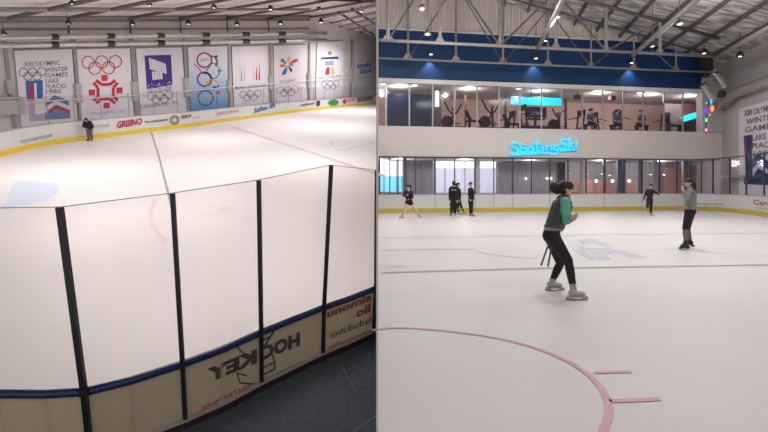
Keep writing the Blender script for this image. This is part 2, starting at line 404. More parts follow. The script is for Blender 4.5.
# 1: blue and red chevron
o = banner('white banner with blue block and mountain chevron, lettered XIII Olympic Winter Games Lake Placid 1980', (14, 50), (71.5, 48.5), (77, 120), (22, 135))
for tx, u0, v0, u1, v1, h in (('XIII OLYMPIC', 24, 66.5, 60, 65, 4.6), ('WINTER', 45.5, 72, 68, 71, 4.3), ('GAMES', 45.5, 77.5, 68, 76.5, 4.3), ('LAKE', 45.5, 83, 59, 82.5, 4.3), ('PLACID', 46, 88.5, 66, 88, 4.3), ('1980', 46, 94, 61, 93.5, 4.5)):
    pr().text(tx, u0, v0, u1, v1, h, bold=.005).done('lettering', M['greyp'], o)
rings5(o, 32.5, 72, 4.1, .8, ['greyp']*5)
Print(WL, .137).poly([(25.5, 81), (34, 80.5), (35.2, 113), (70, 108), (70.3, 118.5), (29.5, 121.5)]).done('emblem_base', M['rosewash'], o)
pr().poly([(25.5, 81), (42.5, 80), (43, 98.5), (27, 99.5)]).done('emblem_block', M['bluep'], o)
Print(WL, .155).poly([(29, 84), (32.5, 83.5), (33, 98.5), (29.5, 99)]).done('emblem_stripe', M['red'], o)
p = Print(WL, .16); p.poly([(34, 83), (36.5, 83), (37.5, 112), (35, 112)]).poly([(35, 112), (43, 110), (56, 101), (56, 104), (44, 113.5), (35, 114.5)]).poly([(56, 101), (70.5, 107), (70.5, 110), (56, 104)]); p.done('emblem_line', M['banner'], o)
pr().poly([(45, 103), (54, 95), (68, 100), (69.5, 106), (56, 100), (45.5, 107)]).done('mountain', M['wash'], o)
pr().poly([(45, 113), (56, 104.5), (70, 110.5), (70, 118), (45, 119.5)]).done('mountain', M['wash'], o)
Print(WL, .152).poly([(48, 111), (56, 105), (70, 111), (70, 113.5), (56, 108.5), (49, 113)]).done('mountain_edge', M['mag'], o)
# 2: red snowflake
o = banner('white banner with red block snowflake under five red and black rings', (76.5, 48.5), (129.5, 47.5), (133.5, 119.5), (82, 125))
rings5(o, 101.8, 62, 7.4*.82, 1.0, ['red', 'mag', 'mag', 'mag', 'red'])
for (cu, cv) in ((104.5, 78), (91.8, 92.5), (119.5, 90.3), (106.5, 105.5)):
    pr().poly([(cu-3.1, cv-2.8), (cu+3.1, cv-3), (cu+3.3, cv+2.8), (cu-2.9, cv+3.1)]).done('emblem_square', M['red'], o)
cx, cy = 105.7, 91.8
for sx, sy in ((1, 0), (-1, 0), (0, 1), (0, -1)):
    p = pr()
    def q(a, c):      # a outward, c sideways
        return (cx+sx*a*1.05+sy*c*1.05, cy+sy*a+sx*c)
    p.line([q(11.5, -9), q(7.3, -4.2), q(7.3, 4.2), q(11.5, 9)], 3.0); p.done('emblem_chevron', M['red'], o)
pr().text("SARAJEVO '84", 91, 116, 124, 113, 3.6).done('lettering', M['rosewash'], o)
# 3: purple aurora
o = banner('white banner with purple square of white brush strokes above rings', (135.5, 47.8), (181.5, 46.8), (186.5, 113.5), (141, 118.5))
pr().poly([(144.5, 55.5), (171, 54.8), (172.5, 85), (147, 89.5)]).done('emblem_square', M['purp'], o)
for i in range(7):
    u = 149.8+i*2.45; p = Print(WL, .16); p.line([(u, 58+i*.9), (u+1.2, 69.5+i*.7)], 2.1); p.done('brush_stroke', M['banner'], o)
for i in range(4):
    u = 153+i*2.6; p = Print(WL, .16); p.line([(u, 71.5), (u+.7, 80-i*.3)], 2.2); p.done('brush_stroke', M['banner'], o)
p = Print(WL, .16)
for i in range(70):
    u = 147+random.random()*25; v = 83+random.random()**.7*8.5-(u-147)*.14; s = .5+random.random()*.5
    p.poly([(u, v), (u+s, v), (u+s, v+s), (u, v+s)])
p.done('speckle', M['banner'], o); p = pr()
for i in range(60):
    u = 147+random.random()*25; v = 89.5+random.random()*3.5-(u-147)*.14; s = .4+random.random()*.5
    p.poly([(u, v), (u+s, v), (u+s, v+s), (u, v+s)])
p.done('speckle', M['purp'], o)
rings5(o, 160, 95.5, 3.9, .7, ['greyp', 'blackp', 'blackp', 'greyp', 'blackp'], -.06)
pr().text("Lillehammer '94", 141.5, 108.5, 178, 104, 4).done('lettering', M['greyp'], o)
# 4: coloured figures and rings on blue
o = banner('white to blue banner with large coloured rings and acrobat figures', (187.5, 46.5), (227, 45.5), (228, 109), (191, 113), 'panelgrad')
for cu, cv, r, w, m_ in ((204.4, 60.2, 7.2, 1.6, 'mag'), (204.6, 79.2, 7.0, 1.5, 'navyp'), (205.6, 98, 7.4, 1.4, 'bluep')):
    pr().ring(cu, cv, r, r, w).done('ring', M[m_], o)
pr().ring(213, 71, 6.5, 7.5, 1.0, -100, 130).done('ring', M['greenp'], o)
pr().ring(212.5, 86, 7, 6, 1.2, 20, 200).done('ring', M['yel'], o)
pr().text('2002', 200, 61.5, 209, 60.5, 2.6).done('lettering', M['greyp'], o)
for pts, w, m_ in (([(194, 64), (198, 67.5), (201, 72)], 1.0, 'mag'), ([(211, 56), (215, 57), (217.5, 62), (215.5, 66)], 1.6, 'navyp'), ([(217.5, 70.5), (222, 71)], 1.4, 'wash'), ([(218, 74), (221, 70)], .8, 'wash'), ([(203, 73), (208, 73.5), (212, 79)], 1.8, 'navyp'), ([(206, 86), (209, 82), (212, 80)], 1.6, 'yel'), ([(213, 87.5), (217, 88), (219, 85)], 1.2, 'navyp'), ([(208, 96.5), (212, 95.5), (217, 94), (219.5, 91.5)], 1.0, 'yel'), ([(217.5, 97), (216.5, 103)], .9, 'navyp'), ([(206, 71), (210, 66), (212, 62)], 1.2, 'greenp')):
    p = pr(); p.line(pts, w); p.done('figure', M[m_], o)
for cu, cv, m_ in ((214.5, 87.5, 'navyp'), (218.5, 92.5, 'purp'), (216.5, 56.5, 'navyp')):
    p = pr(); p.ring(cu, cv, .7, .7, 1.4); p.done('figure_head', M[m_], o)
# 5: green and red strokes
o = banner('white banner with slender green and red upright strokes above grey lettering', (231.5, 46.2), (267, 45.2), (268.5, 105), (234, 109))
for u, m_, v0, h, w in ((241.2, 'greenp', 81, 13, 1.0), (244.5, 'teal', 80.5, 14, .9), (239.5, 'boardW', 79, 20, .6), (255.8, 'red', 80, 14, 1.7), (258.6, 'mag', 80, 17, 1.5), (253.5, 'pink', 79, 18, .5)):
    pr().poly([(u, v0), (u+w, v0-.2), (u+w*.6, v0-h), (u+w*.4, v0-h)]).done('emblem_stroke', M[m_], o)
pr().text('MILANO CORTINA 2026', 235, 89.8, 265.5, 86.8, 3.6, bold=.01).done('lettering', M['greyp'], o)
rings5(o, 250.5, 94, 3.3, .6, ['greyp']*5, -.08)
# 6: flower
o = banner('white banner with six petal multicoloured snow flower emblem', (273.5, 45.2), (305.5, 44.4), (306.5, 101), (274.5, 104.8))
cx, cy = 287.8, 64.8
for a, L, w, m_ in ((140, 9.5, 3, 'greenp'), (78, 9, 2.6, 'yel'), (28, 12, 2.8, 'mag'), (190, 8.5, 2.8, 'orange'), (245, 12, 3.2, 'bluep'), (300, 8.5, 2.2, 'purp'), (352, 6, 1.6, 'red')):
    ca, sa = math.cos(math.radians(a)), -math.sin(math.radians(a))
    def q(r, s): return (cx+ca*r-sa*s, cy+sa*r+ca*s)
    pr().poly([q(1.4, -.3), q(L*.5, -w*.6), q(L*.8, -w*.62), q(L, .2), q(L*.85, w*.55), q(L*.5, w*.5), q(1.4, .3)]).done('petal', M[m_], o)
pr().text('NAGANO', 280, 84, 295, 82, 3.2).done('lettering', M['greyp'], o)
rings5(o, 287.7, 89.5, 3.3, .6, ['greyp']*5, -.08)
# 7: stone figure
o = banner('white banner with stacked stone figure emblem in blue red and yellow', (317, 42), (343, 40.6), (343.3, 97), (315.5, 101))
for pts, m_ in (([(328, 51.5), (331.5, 51.3), (331.5, 55), (328.2, 55.2)], 'olive'), ([(320.5, 57.5), (338.5, 56.5), (338.3, 59), (320.8, 59.3)], 'navyp'), ([(325, 61), (333.5, 60.7), (333.7, 65.3), (325, 65.6)], 'lav'), ([(326.5, 67.3), (330, 67), (329, 74.7), (325, 75)], 'mag'), ([(331, 67), (333.5, 66.8), (335, 74), (331.5, 74.4)], 'yel')):
    pr().poly(pts).done('emblem_stone', M[m_], o)
pr().text('VANCOUVER 2010', 318, 79.8, 341, 77.2, 2.7).done('lettering', M['greyp'], o)
rings5(o, 330.3, 84, 2.7, .5, ['greyp']*5, -.08)
# 8: blue lettering
pts = [WL.pt(*q, .10) for q in ((354.5, 41), (383, 40), (383, 93), (357, 95.5))]
b = B(); b.prism(pts, nW*.03)
o = tag(build('hanging_banner', b, M['banner'], fr='L', clip=True), 'white banner with blue two line lettering beside the dividing wall', 'banner', 'hanging banners on the left wall')
pr().text('sochi', 357, 68.3, 371.5, 67, 5.2, bold=.03).done('lettering', M['bluep'], o)
pr().text('2014', 359.5, 74, 371, 73, 4.8, bold=.03).done('lettering', M['bluep'], o)

# ---- ice of the left rink
RAIL = [(-70, 392), (-30, 391.5), (0, 391), (45, 391.3), (85, 389), (130, 378), (181, 362), (220, 348), (259, 331), (290, 318.5), (322, 306), (350, 296.5), (373.5, 287.3), (383, 283.5)]
Q = [ICEL.pt(u, v, 1.0) for u, v in RAIL]
Q0 = [foot(q) for q in Q]
FARB = [(-60, 181), (-30, 167.5), (0, 157), (25, 150.3), (52, 144.7), (78, 141), (104, 137.8), (156, 131), (200, 125.7), (235, 120.3), (289, 113), (344, 107), (371, 104.6), (386, 103.2)]
G = [ICEL.pt(u, v) for u, v in FARB]
b = B()
ring_ = Q0+[ICEL.pt(390, 240), ICEL.pt(390, 150), ICEL.pt(390, 103)]+[g-nW*.05 for g in G[::-1]]+[V((-30, 12, 0))]
b.prism(ring_, V((0, 0, -.15)))
fl = struct(build('floor_left', b, M['iceL'], fr='L', base=(0, 0, 0), clip=True))
def mark(pts, m, name, z=.004, fr='L'):
    b = B(); pl = ICEL if fr == 'L' else ICER
    b.add([pl.pt(u, v, z) for u, v in pts], [tuple(range(len(pts)))]); o = build(name, b, M[m], fl if fr == 'L' else flR); o['kind'] = 'structure'; return o
def markline(pts, w, m, name, fr='L', z=.006):
    pl = ICEL if fr == 'L' else ICER
    P_ = [pl.pt(u, v, z) for u, v in pts]; b = B(); A = []; C = []
    for i, p in enumerate(P_):
        d = (P_[min(i+1, len(P_)-1)]-P_[max(i-1, 0)]).normalized(); n = V((-d.y, d.x, 0))
        ww = w[i] if isinstance(w, list) else w
        A.append(p+n*ww/2); C.append(p-n*ww/2)
    b.strip(A, C); o = build(name, b, M[m], fl if fr == 'L' else flR); o['kind'] = 'structure'; return o
mark([(15, 181.5), (35, 181.5), (54, 183), (60, 188), (57, 194), (46, 201), (20, 206), (-6, 211), (-8, 207), (6, 203), (10, 190)], 'icepatch', 'goal_crease')
markline([(151, 131.5), (158, 153), (168.5, 194), (172, 208)], .09, 'linegrey', 'centre_line')
markline([(232, 127), (265, 137.5), (300, 149), (340, 162), (384, 176)], .38, 'iceblur', 'blue_line')
markline([(155, 199), (150.5, 213), (151.5, 224), (158, 234), (166, 242)], .14, 'icepink', 'faceoff_circle')
mark([(218, 207.5), (228, 206), (234, 210), (226, 213.5), (218, 211.5)], 'icepink', 'faceoff_spot')
for pts in ([(207, 205), (214, 208)], [(207, 215), (215, 212)], [(236, 206.5), (230, 208)]): markline(pts, .12, 'icepink', 'faceoff_tick')
markline([(331, 143), (338, 151), (374, 143), (360, 138.5), (331, 143)], .16, 'iceblur', 'ice_logo_outline')
markline([(340, 146), (352, 141.5), (368, 142)], .16, 'iceblur', 'ice_logo_outline')
markline([(184, 127.5), (215, 130.5), (232, 129)], .1, 'iceblush', 'faint_circle')
# ---- far barrier
t = thing('rink_barrier', 'long white rink barrier with yellow kick strip under the wall banners', 'barrier', G[7], 'L')
bh = 1.2
def wallstrip(pts, z0, z1, th, n_of):
    b = B(); k = len(pts)
    A = [p+V((0, 0, z0)) for p in pts]; C = [p+V((0, 0, z1)) for p in pts]
    D_ = [p+V((0, 0, z0))+n_of(i)*th for i, p in enumerate(pts)]; E_ = [p+V((0, 0, z1))+n_of(i)*th for i, p in enumerate(pts)]
    for i in range(k-1): b.hexa([A[i], A[i+1], D_[i+1], D_[i], C[i], C[i+1], E_[i+1], E_[i]])
    return b
def nrm(pts):
    def f(i):
        d = pts[min(i+1, len(pts)-1)]-pts[max(i-1, 0)]; return V((-d.y, d.x, 0)).normalized()
    return f
nG = nrm(G)
build('panel', wallstrip(G, 0, bh, .15, nG), M['boardW'], t)
G2 = [g-nG(i)*.03 for i, g in enumerate(G)]
build('kick_strip', wallstrip(G2, 0, .3, .03, nG), M['yellow'], t)
build('cap_rail', wallstrip([g-nG(i)*.02 for i, g in enumerate(G)], bh, bh+.06, .2, nG), M['boxgrey'], t)
for (ua, va), (ub, vb), in zip(FARB[1:-1], FARB[2:]):
    pass
posts = []
for i in range(len(G)-1):
    L = (G[i+1]-G[i]).length; n = max(1, round(L/2.6))
    posts += [G[i].lerp(G[i+1], k/n)+nG(i)*.08 for k in range(n)]
posts = [p for p in posts if p.y > 22]
for p, q in zip(posts, posts[1:]):
    b = B(); b.tube([p+V((0, 0, bh)), p+V((0, 0, bh+1.7))], .025, 6); build('post', b, M['steel'], t)
    b = B(); b.bar(p+V((0, 0, bh+.85)), q+V((0, 0, bh+.85)), .015, 1.6); build('glass_pane', b, GLASSF, t)
def seg_plane(pts, ua, fr='L'):
    px = FARB
    for i in range(len(px)-1):
        if px[i][0] <= ua < px[i+1][0]:
            d = pts[i+1]-pts[i]; return Plane(fr, pts[i], V((d.y, -d.x, 0)))
for tx, u0, v0, u1, v1, h, m_, bo in (('www.monserve.com', 14, 144.5, 52, 137, 3, 'teal', .01), ('serveerio', 92, 128.5, 110, 126.5, 4.2, 'rosewash', 0), ('GRISINO', 117, 128.5, 142, 124.5, 7, 'mag', .03), ('The social gallery', 144, 124, 168, 121.2, 3, 'blackp', .02), ('PREMIUM', 181, 119, 191, 117.5, 3.6, 'greyp', .02), ('partner', 192.5, 119, 200, 117.8, 2, 'orange', 0), ('lanciano', 217, 115.5, 239, 112, 4.6, 'pink', 0), ('Saflex lift', 254, 113.2, 275.5, 107.3, 5, 'bluep', .02), ('minimal', 301, 106.3, 314, 104.3, 2.6, 'blackp', .02), ('CARWASH', 358, 101.5, 371.5, 99.5, 4.8, 'olive', .03), ('SUN', 347, 102, 355, 100.8, 3, 'red', .02)):
    p = Print(seg_plane(G, (u0+u1)/2), .05); p.text(tx, u0, v0, u1, v1, h, bold=bo, lean=.4); p.done('lettering', M[m_], t)
p = Print(seg_plane(G, 175), .05); p.ring(174.7, 120, 4.2, 4.2, .8); p.ring(174.7, 120, 2.6, 2.6, .5); p.done('round_emblem', M['blackp'], t)
p = Print(seg_plane(G, 318), .05); p.poly([(316.5, 101), (320, 100.6), (320, 105.6), (316.7, 106)]); p.done('square_emblem', M['blackp'], t)
p = Print(seg_plane(G, 334), .05); p.ring(333.5, 102.6, 3.3, 1.1, 4, slant=-.1); p.done('oval_emblem', M['greenp'], t)
p = Print(seg_plane(G, 345), .05); p.ring(344.7, 101.3, .9, 1.6, 1.7); p.done('round_emblem', M['red'], t)
p = Print(seg_plane(G, 364), .045); p.poly([(357, 98), (372.5, 95.8), (372.5, 99.6), (357, 102.4)]); p.done('dark_panel', M['greyp'], t)

# ---- near barrier with glass
t = thing('glass_barrier', 'near curved barrier of clear glass panes, black posts, blue rail and beige advertising boards', 'barrier', Q0[6], 'L')
nQ = nrm(Q)
PU = [4, 6, 8, 10, 12]           # rail points that carry a post
TOPS = [(60, 207), (172, 193), (258, 180), (330.5, 165), (375.8, 170)]
WID = [6.4, 4.4, 4.3, 4.2, 3.8]
topP = []
for k, (ut, vt), w in zip(PU, TOPS, WID):
    q = Q[k]; d = ray('L', ut, vt); o_ = EYE['L']; tp = o_+d*((q.y)/d.y); topP.append(tp)
    dn = -nQ(k); foot_ = foot(q)+dn*.05
    ww = w*q.y/500
    b = B(); b.bar(foot_, q+dn*.06, ww, ww*.8); b.bar(q+dn*.06-V((0, 0, .02)), tp+dn*.02, ww, ww*.8)
    build('post', b, M['black'], t, clip=True)
    b = B(); b.box(q+dn*.06, ww*1.25, ww*1.2, ww*1.4); build('post_clamp', b, M['black'], t, clip=True)
b = B(); b.tube([q-nQ(i)*.0+V((0, 0, -.04)) for i, q in enumerate(Q)], .055, 10)
build('top_rail', b, M['navy'], t, smooth=True, clip=True)
segs = [(0, 4)]+[(PU[i], PU[i+1]) for i in range(4)]+[(12, 13)]
for a, c in segs:
    pts = Q0[a:c+1]
    b = wallstrip([p-nQ(i+a)*.02 for i, p in enumerate(pts)], .08, .97, .04, lambda i: nQ(i+a)); build('advert_panel', b, M['boardB'], t, clip=True)
    b = wallstrip([p-nQ(i+a)*.09 for i, p in enumerate(pts)], 0, .11, .1, lambda i: nQ(i+a)); build('kick_plate', b, M['maroon'], t, clip=True)
    b = wallstrip([p-nQ(i+a)*.1 for i, p in enumerate(pts)], .11, .135, .08, lambda i: nQ(i+a)); build('kick_trim', b, M['boxgrey'], t, clip=True)
ends = [(Q[0], Q[0]+V((0, 0, 2.3)))]+[(Q[k], tp) for k, tp in zip(PU, topP)]
for i in range(len(ends)-1):
    (a, at_), (c, ct_) = ends[i], ends[i+1]
    n = V((c-a).cross(V((0, 0, 1)))).normalized()*.006
    b = B(); b.hexa([a-n, c-n, c+n, a+n, at_-n, ct_-n, ct_+n, at_+n]); build('glass_pane', b, GLASS, t, clip=True)
    b = B(); b.tube([at_, ct_], .006, 6); build('glass_edge', b, M['boxgrey'], t, clip=True)
def bay(a, c): return Plane('L', Q0[a], V((-(Q0[c]-Q0[a]).y, (Q0[c]-Q0[a]).x, 0))*-1)
def ad(a, c):
    # printing sits on the walkway face of the board
    pl = bay(a, c); return Print(pl, .055)
LADS = [
 (6, 8, 'KEY', 207, 383.5, 257, 363, 14.5, 'adgrey', .06), (8, 10, 'HOC', 261.5, 361, 300, 346, 14.5, 'adgrey', .06),
 (6, 8, 'ENTREPRISE', 201, 412, 250, 388.5, 5, 'adred', .02), (8, 10, 'www.teams.com', 258, 385, 304, 364, 4, 'olive', .02),
 (10, 12, 'simonu', 327, 318.5, 371.5, 300.5, 7.5, 'adbrick', .05), (10, 12, 'llo', 356, 318.5, 370.5, 312, 9, 'adbrick', .05),
 (10, 12, 'ladudubni', 331, 338.5, 371, 322.5, 6.5, 'adgrey', .01), (10, 12, 'olloqsoqllo', 330, 349.5, 369.5, 334, 4.6, 'adred', .01)]
for a, c, tx, u0, v0, u1, v1, h, m_, bo in LADS:
    p = ad(a, c); p.text(tx, u0, v0, u1, v1, h, mirror=True, bold=bo); p.done('lettering', M[m_], t)
for a, c, pts in ((6, 8, [(236, 346), (246, 356)]), (6, 8, [(254, 384), (240, 383), (237, 373), (247, 376)]), (8, 10, [(262, 341), (270, 337), (274, 331), (264, 347)]), (8, 10, [(262, 368.5), (274.5, 362), (272, 354)]), (8, 10, [(263, 375), (275, 369), (274.5, 362)])):
    p = ad(a, c); p.line(pts, 1.6); p.done('emblem_outline', M['adgrey'], t)
# ---- walkway floor outside the glass
b = B(); b.prism([p-nQ(i)*.0 for i, p in enumerate(Q0)]+[ICEL.pt(390, 330), ICEL.pt(390, 900), V((-3, 1, 0)), V((-7, 2, 0)), V((-9, 5, 0))], V((0, 0, -.12)))
wk = struct(build('floor_walkway', b, M['rubber'], fr='L', base=(0, 0, 0), clip=True))
for pts, w in (([(352, 433), (384, 410)], .015), ([(342, 366), (352, 385), (384, 368)], .008), ([(352, 385), (357, 392)], .008)):
    P_ = [ICEL.pt(u, v, .004) for u, v in pts]; b = B()
    for p, q in zip(P_, P_[1:]): b.bar(p, q, w, .006)
    o = build('mat_seam', b, M['seam'], wk); o['kind'] = 'structure'
# ---- pendant lamps of the left hall
def pendant(fr, p, top, r, label, group, can='dark'):
    t = thing('pendant_lamp', label, 'lamp', p, fr, group)
    b = B(); b.lathe(p, [(r, 0), (r*1.05, r*.3), (r*.75, r*1.0), (r*.35, r*1.5), (r*.12, r*1.7)], 14); build('housing', b, M[can], t, smooth=True)
    b = B(); b.lathe(p-V((0, 0, r*.02)), [(r*.2, 0), (r*.93, .01), (r*.93, r*.12)], 14); build('lens', b, M['lamp'], t)
    b = B(); b.tube([p+V((0, 0, r*1.6)), V((p.x, p.y, max(top, p.z+r*2)))], .02, 6); build('rod', b, M['steelD'], t)
    return t
LL = [(72, 4, 'high above the gap right of the first banner'), (149.5, 5.5, 'high above the purple banner'), (68.5, 24, 'above the right edge of the chevron banner'), (132.5, 24.5, 'above the right edge of the snowflake banner'), (188.5, 24, 'above the left edge of the ring banner'), (214, 8, 'high above the coloured ring banner'), (237, 25, 'above the left edge of the stroke banner'), (270.5, 9.5, 'high above the flower banner'), (280.5, 24, 'above the flower banner'), (319, 10.5, 'high, left of the small sloping roof'), (321, 22.5, 'under the tip of the small sloping roof'), (361, 11.5, 'on the small sloping roof, near the top edge'), (4, 34.5, 'at the left picture edge above the ducts')]
for u, v, w in LL:
    p = WL.pt(u, v, 1.6) if v > 15 else RP.pt(u, v, 0)
    if u > 345: p = RB.pt(u, v, 0)
    s = (EYE['L']-p).normalized(); p = p+s*(.6 if v < 15 or u > 345 else 0); r = 2.6*p.y/500
    pendant('L', p, p.z+.6, min(r, .3), 'small glowing pendant lamp '+w, 'pendant lamps over the left rink')

# =================================================================== RIGHT HALL
aR = V((1, .169, 0)).normalized(); dR = V((.19, 1, 0))
UPZ = V((0, 0, 1))
def WX(u, v, t=0.0):           # point on the end wall (t metres deeper along the hall axis)
    d = ray('R', u, v); D = (27.6+.968*t)/(1-.169*d.x); return CAM+d*D
def wz(u, z, t=0.0):           # same, by height
    p = WX(u, HZ, t); return V((p.x, p.y, z))
def wbox(b, u0, u1, z0, z1, t=0.0, thk=.1):
    a, c = wz(u0, z0, t), wz(u1, z0, t); h = UPZ*(z1-z0); e = dR*thk
    return b.hexa([a, c, c+e, a+e, a+h, c+h, c+e+h, a+e+h])
def zz(u, v, t): return WX(u, v, t).z
WPL = Plane('R', V((0, 27.6, 0)), V((.169, -1, 0)))
def Wpr(t): return Print(Plane('R', V((0, 27.6+.968*t, 0)), V((.169, -1, 0))), .02)
CU = 722; UL = 378.3
cor = wz(CU, 0, .4)
# side wall runs from the corner towards the camera
def sidept(u, z, off=0.0):
    d = ray('R', u, HZ); # intersect vertical plane through cor along dR, moved off metres into the hall
    n = V((-1, .19, 0)).normalized(); q = cor+n*off
    k = (q-CAM).dot(n)/d.dot(n); p = CAM+d*k; return V((p.x, p.y, z))
SPL = Plane('R', cor, V((-1, .19, 0)))
ZR0, ZR1 = 9.2, 12.2           # roof height at the corner / roof height at u = 500
def roofz(p):                   # roof height above a point on the end wall line
    x = (p-dR*((p-V((0, 27.6, 0))).dot(V((-.169, 1, 0)))/.968)).x
    x0 = cor.x; x1 = wz(500, 0, .4).x
    return ZR0+(ZR1-ZR0)*(x0-x)/(x0-x1)
# ice
CORN = [(690, 210.0), (704, 210.5), (716, 211.2), (728, 212.2), (740, 213.5), (754, 215.4), (768, 217.7), (785, 221), (806, 226.5)]
BASE = [wz(u, 0) for u in (UL, 430, 482, 534, 586, 638)]+[ICER.pt(u, v) for u, v in CORN]
BASE = [V((p.x, p.y, 0)) for p in BASE]
b = B(); b.prism([V((-.004-.012*1.2, 1.2, 0)), V((-.004-.012*27.4, 27.4, 0))]+[p for p in BASE]+[V((19.5, 8, 0)), V((16, 1.2, 0))], V((0, 0, -.15)))
flR = struct(build('floor', b, M['iceR'], base=(0, 0, 0)))
# dividing wall between the two halls, seen edge on
b = B(); b.prism([V((-.012*3.2-.012, 3.2, -13)), V((-.012*3.2, 3.2, -13)), V((-.012*92, 92, -13)), V((-.012*92-.012, 92, -13))], V((0, 0, 48)))
struct(build('wall_partition', b, M['wallR'], base=(0, 3, 0)))
# ice markings
circ = [(372, 330), (388, 327.8), (410, 327.8), (434, 329.5), (456, 331.8), (480, 334.8), (505, 339.3), (530, 345.8), (552, 353.5), (572, 363), (589, 374.5), (601, 387), (607.5, 399), (609.5, 410), (607, 422), (601, 435), (592, 448)]
markline(circ, [.05]*5+[.05]*6+[.055]*6, 'linered', 'faceoff_circle', 'R')
markline([(594, 372.3), (631, 371.2)], .055, 'linered', 'faceoff_tick', 'R')
markline([(610, 401), (660, 398.8)], .055, 'linered', 'faceoff_tick', 'R')
markline([(382, 272.6), (440, 270.8), (540, 268.2), (640, 266.6), (768, 264.8), (790, 264.4)], .13, 'linegrey', 'dark_line', 'R')
markline([(382, 250), (470, 248.7)], .12, 'iceblur', 'faint_line', 'R')
markline([(470, 248), (480, 252), (500, 255.5), (535, 258.5)], .1, 'iceblur', 'faint_arc', 'R')
markline([(384, 265.8), (405, 265.3)], .3, 'iceblur', 'faint_line', 'R')
markline([(380, 237), (560, 235.6), (590, 234.2), (768, 233)], .22, 'iceblush', 'faint_line', 'R')
for pts in ([(577, 241), (590, 238), (613, 245), (607, 247), (590, 243), (583, 245)], [(572, 250), (582, 249), (597, 259.5), (590, 260.5)], [(589, 252.5), (604, 250), (620, 249.5), (646, 257.6), (632, 258.6), (616, 253), (606, 255), (612, 259.5), (600, 260.5)], [(574, 246), (592, 248), (614, 247), (612, 249), (588, 250.5)]):
    mark(pts, 'icelogo', 'ice_emblem', fr='R')
markline([(680, 249.5), (706, 251.5)], .35, 'icelogo', 'faint_patch', 'R')
# ---- end barrier
t = thing('rink_barrier', 'white rink barrier with mustard kick strip and glass panes around the far end', 'barrier', BASE[3], 'R')
def nB(i):
    d = BASE[min(i+1, len(BASE)-1)]-BASE[max(i-1, 0)]; return V((-d.y, d.x, 0)).normalized()
build('panel', wallstrip(BASE, 0, .98, .14, nB), M['boardW'], t)
B2 = [p-nB(i)*.03 for i, p in enumerate(BASE)]
build('kick_strip', wallstrip(B2, 0, .24, .03, nB), M['yellowR'], t)
build('cap_rail', wallstrip([p-nB(i)*.02 for i, p in enumerate(BASE)], .98, 1.03, .2, nB), M['boxgrey'], t)
GT = 3.1
pu = [379.5, 389.8, 398, 415.6, 435, 454.6, 475, 493.7, 512.7, 531.5, 549.7, 568, 586, 604.5, 623.5, 642, 659.5, 677, 690]
pp = [wz(u, 0, .06) for u in pu]+[ICER.pt(u, v)+V((.06, .06, 0)) for u, v in ((701, 210.4), (712.5, 211), (729.5, 212.4), (746, 214.3), (764, 217), (785, 221))]
pp = [V((p.x, p.y, 0)) for p in pp]
for i, p in enumerate(pp):
    b = B(); b.box(p+V((0, 0, (1+GT)/2)), .055 if i % 2 else .075, .06, GT-1); build('post', b, M['dark'], t)
for p, q in zip(pp, pp[1:]):
    b = B(); b.bar(p+V((0, 0, (1+GT)/2)), q+V((0, 0, (1+GT)/2)), .014, GT-1); build('glass_pane', b, GLASSF, t)
b = B(); b.tube([p+V((0, 0, GT)) for p in pp], .03, 6); build('top_rail', b, M['dark'], t)
for u in (435, 475, 493.7, 512.7, 549.7, 604.5, 642, 690):
    p = wz(u, 0, -.012); b = B(); b.box(p+V((0, 0, .61)), .03, .02, .7); build('seam', b, M['boxgrey'], t)
p0, p1 = ICER.pt(690, 210.0), ICER.pt(728, 212.2)
ppl = Plane('R', p0, V((-(p1-p0).y, (p1-p0).x, 0))*-1)
p = Print(ppl, .14); p.text('www.sportcenter.com', 696.5, 206, 724, 206.2, 3.4, bold=.015); p.done('lettering', M['teal'], t)
p0, p1 = ICER.pt(754, 215.4), ICER.pt(785, 221)
ppl = Plane('R', p0, V((-(p1-p0).y, (p1-p0).x, 0))*-1)
p = Print(ppl, .1); p.text('Cardini', 753, 204.6, 780, 206.8, 5.2, bold=.02); p.done('lettering', M['darkred'], t)
p = Print(ppl, .1); p.text('training center', 757, 209, 780, 211, 1.6); p.done('lettering', M['greyp'], t)
# ---- walls of the far end
def S(name, m, u0, u1, z0, z1, tt, thk):
    b = B(); wbox(b, u0, u1, z0, z1, tt, thk); return struct(build(name, b, M[m]))
S('wall_bulkhead', 'bulk', UL, CU, 3.17, 4.86, .4, .35)
S('trim_20', 'white', UL, 716, 7.28, 7.52, .3, .5)
S('wall_blue', 'blue', UL, 716, 7.52, 10.3, .4, .3)
a, c = wz(UL, 10.3, .4), wz(CU, 10.3, .4); k = roofz(a)
xr = cor.x-(10.3-ZR0)/(ZR1-ZR0)*(cor.x-wz(500, 0, .4).x)
e_ = V((xr, 27.6+.169*xr+.4, 10.3))
b = B(); b.prism([a, e_, V((a.x, a.y, k))], dR*.3); struct(build('wall_gable', b, M['gable']))
b = B(); b.tube([wz(UL, 10.3, .3), wz(600, 10.3, .3), ], .07, 6); struct(build('trim_21', b, M['white']))
S('trim_22', 'wallR', 702.5, CU+2, 4.86, 9.6, .2, .9)
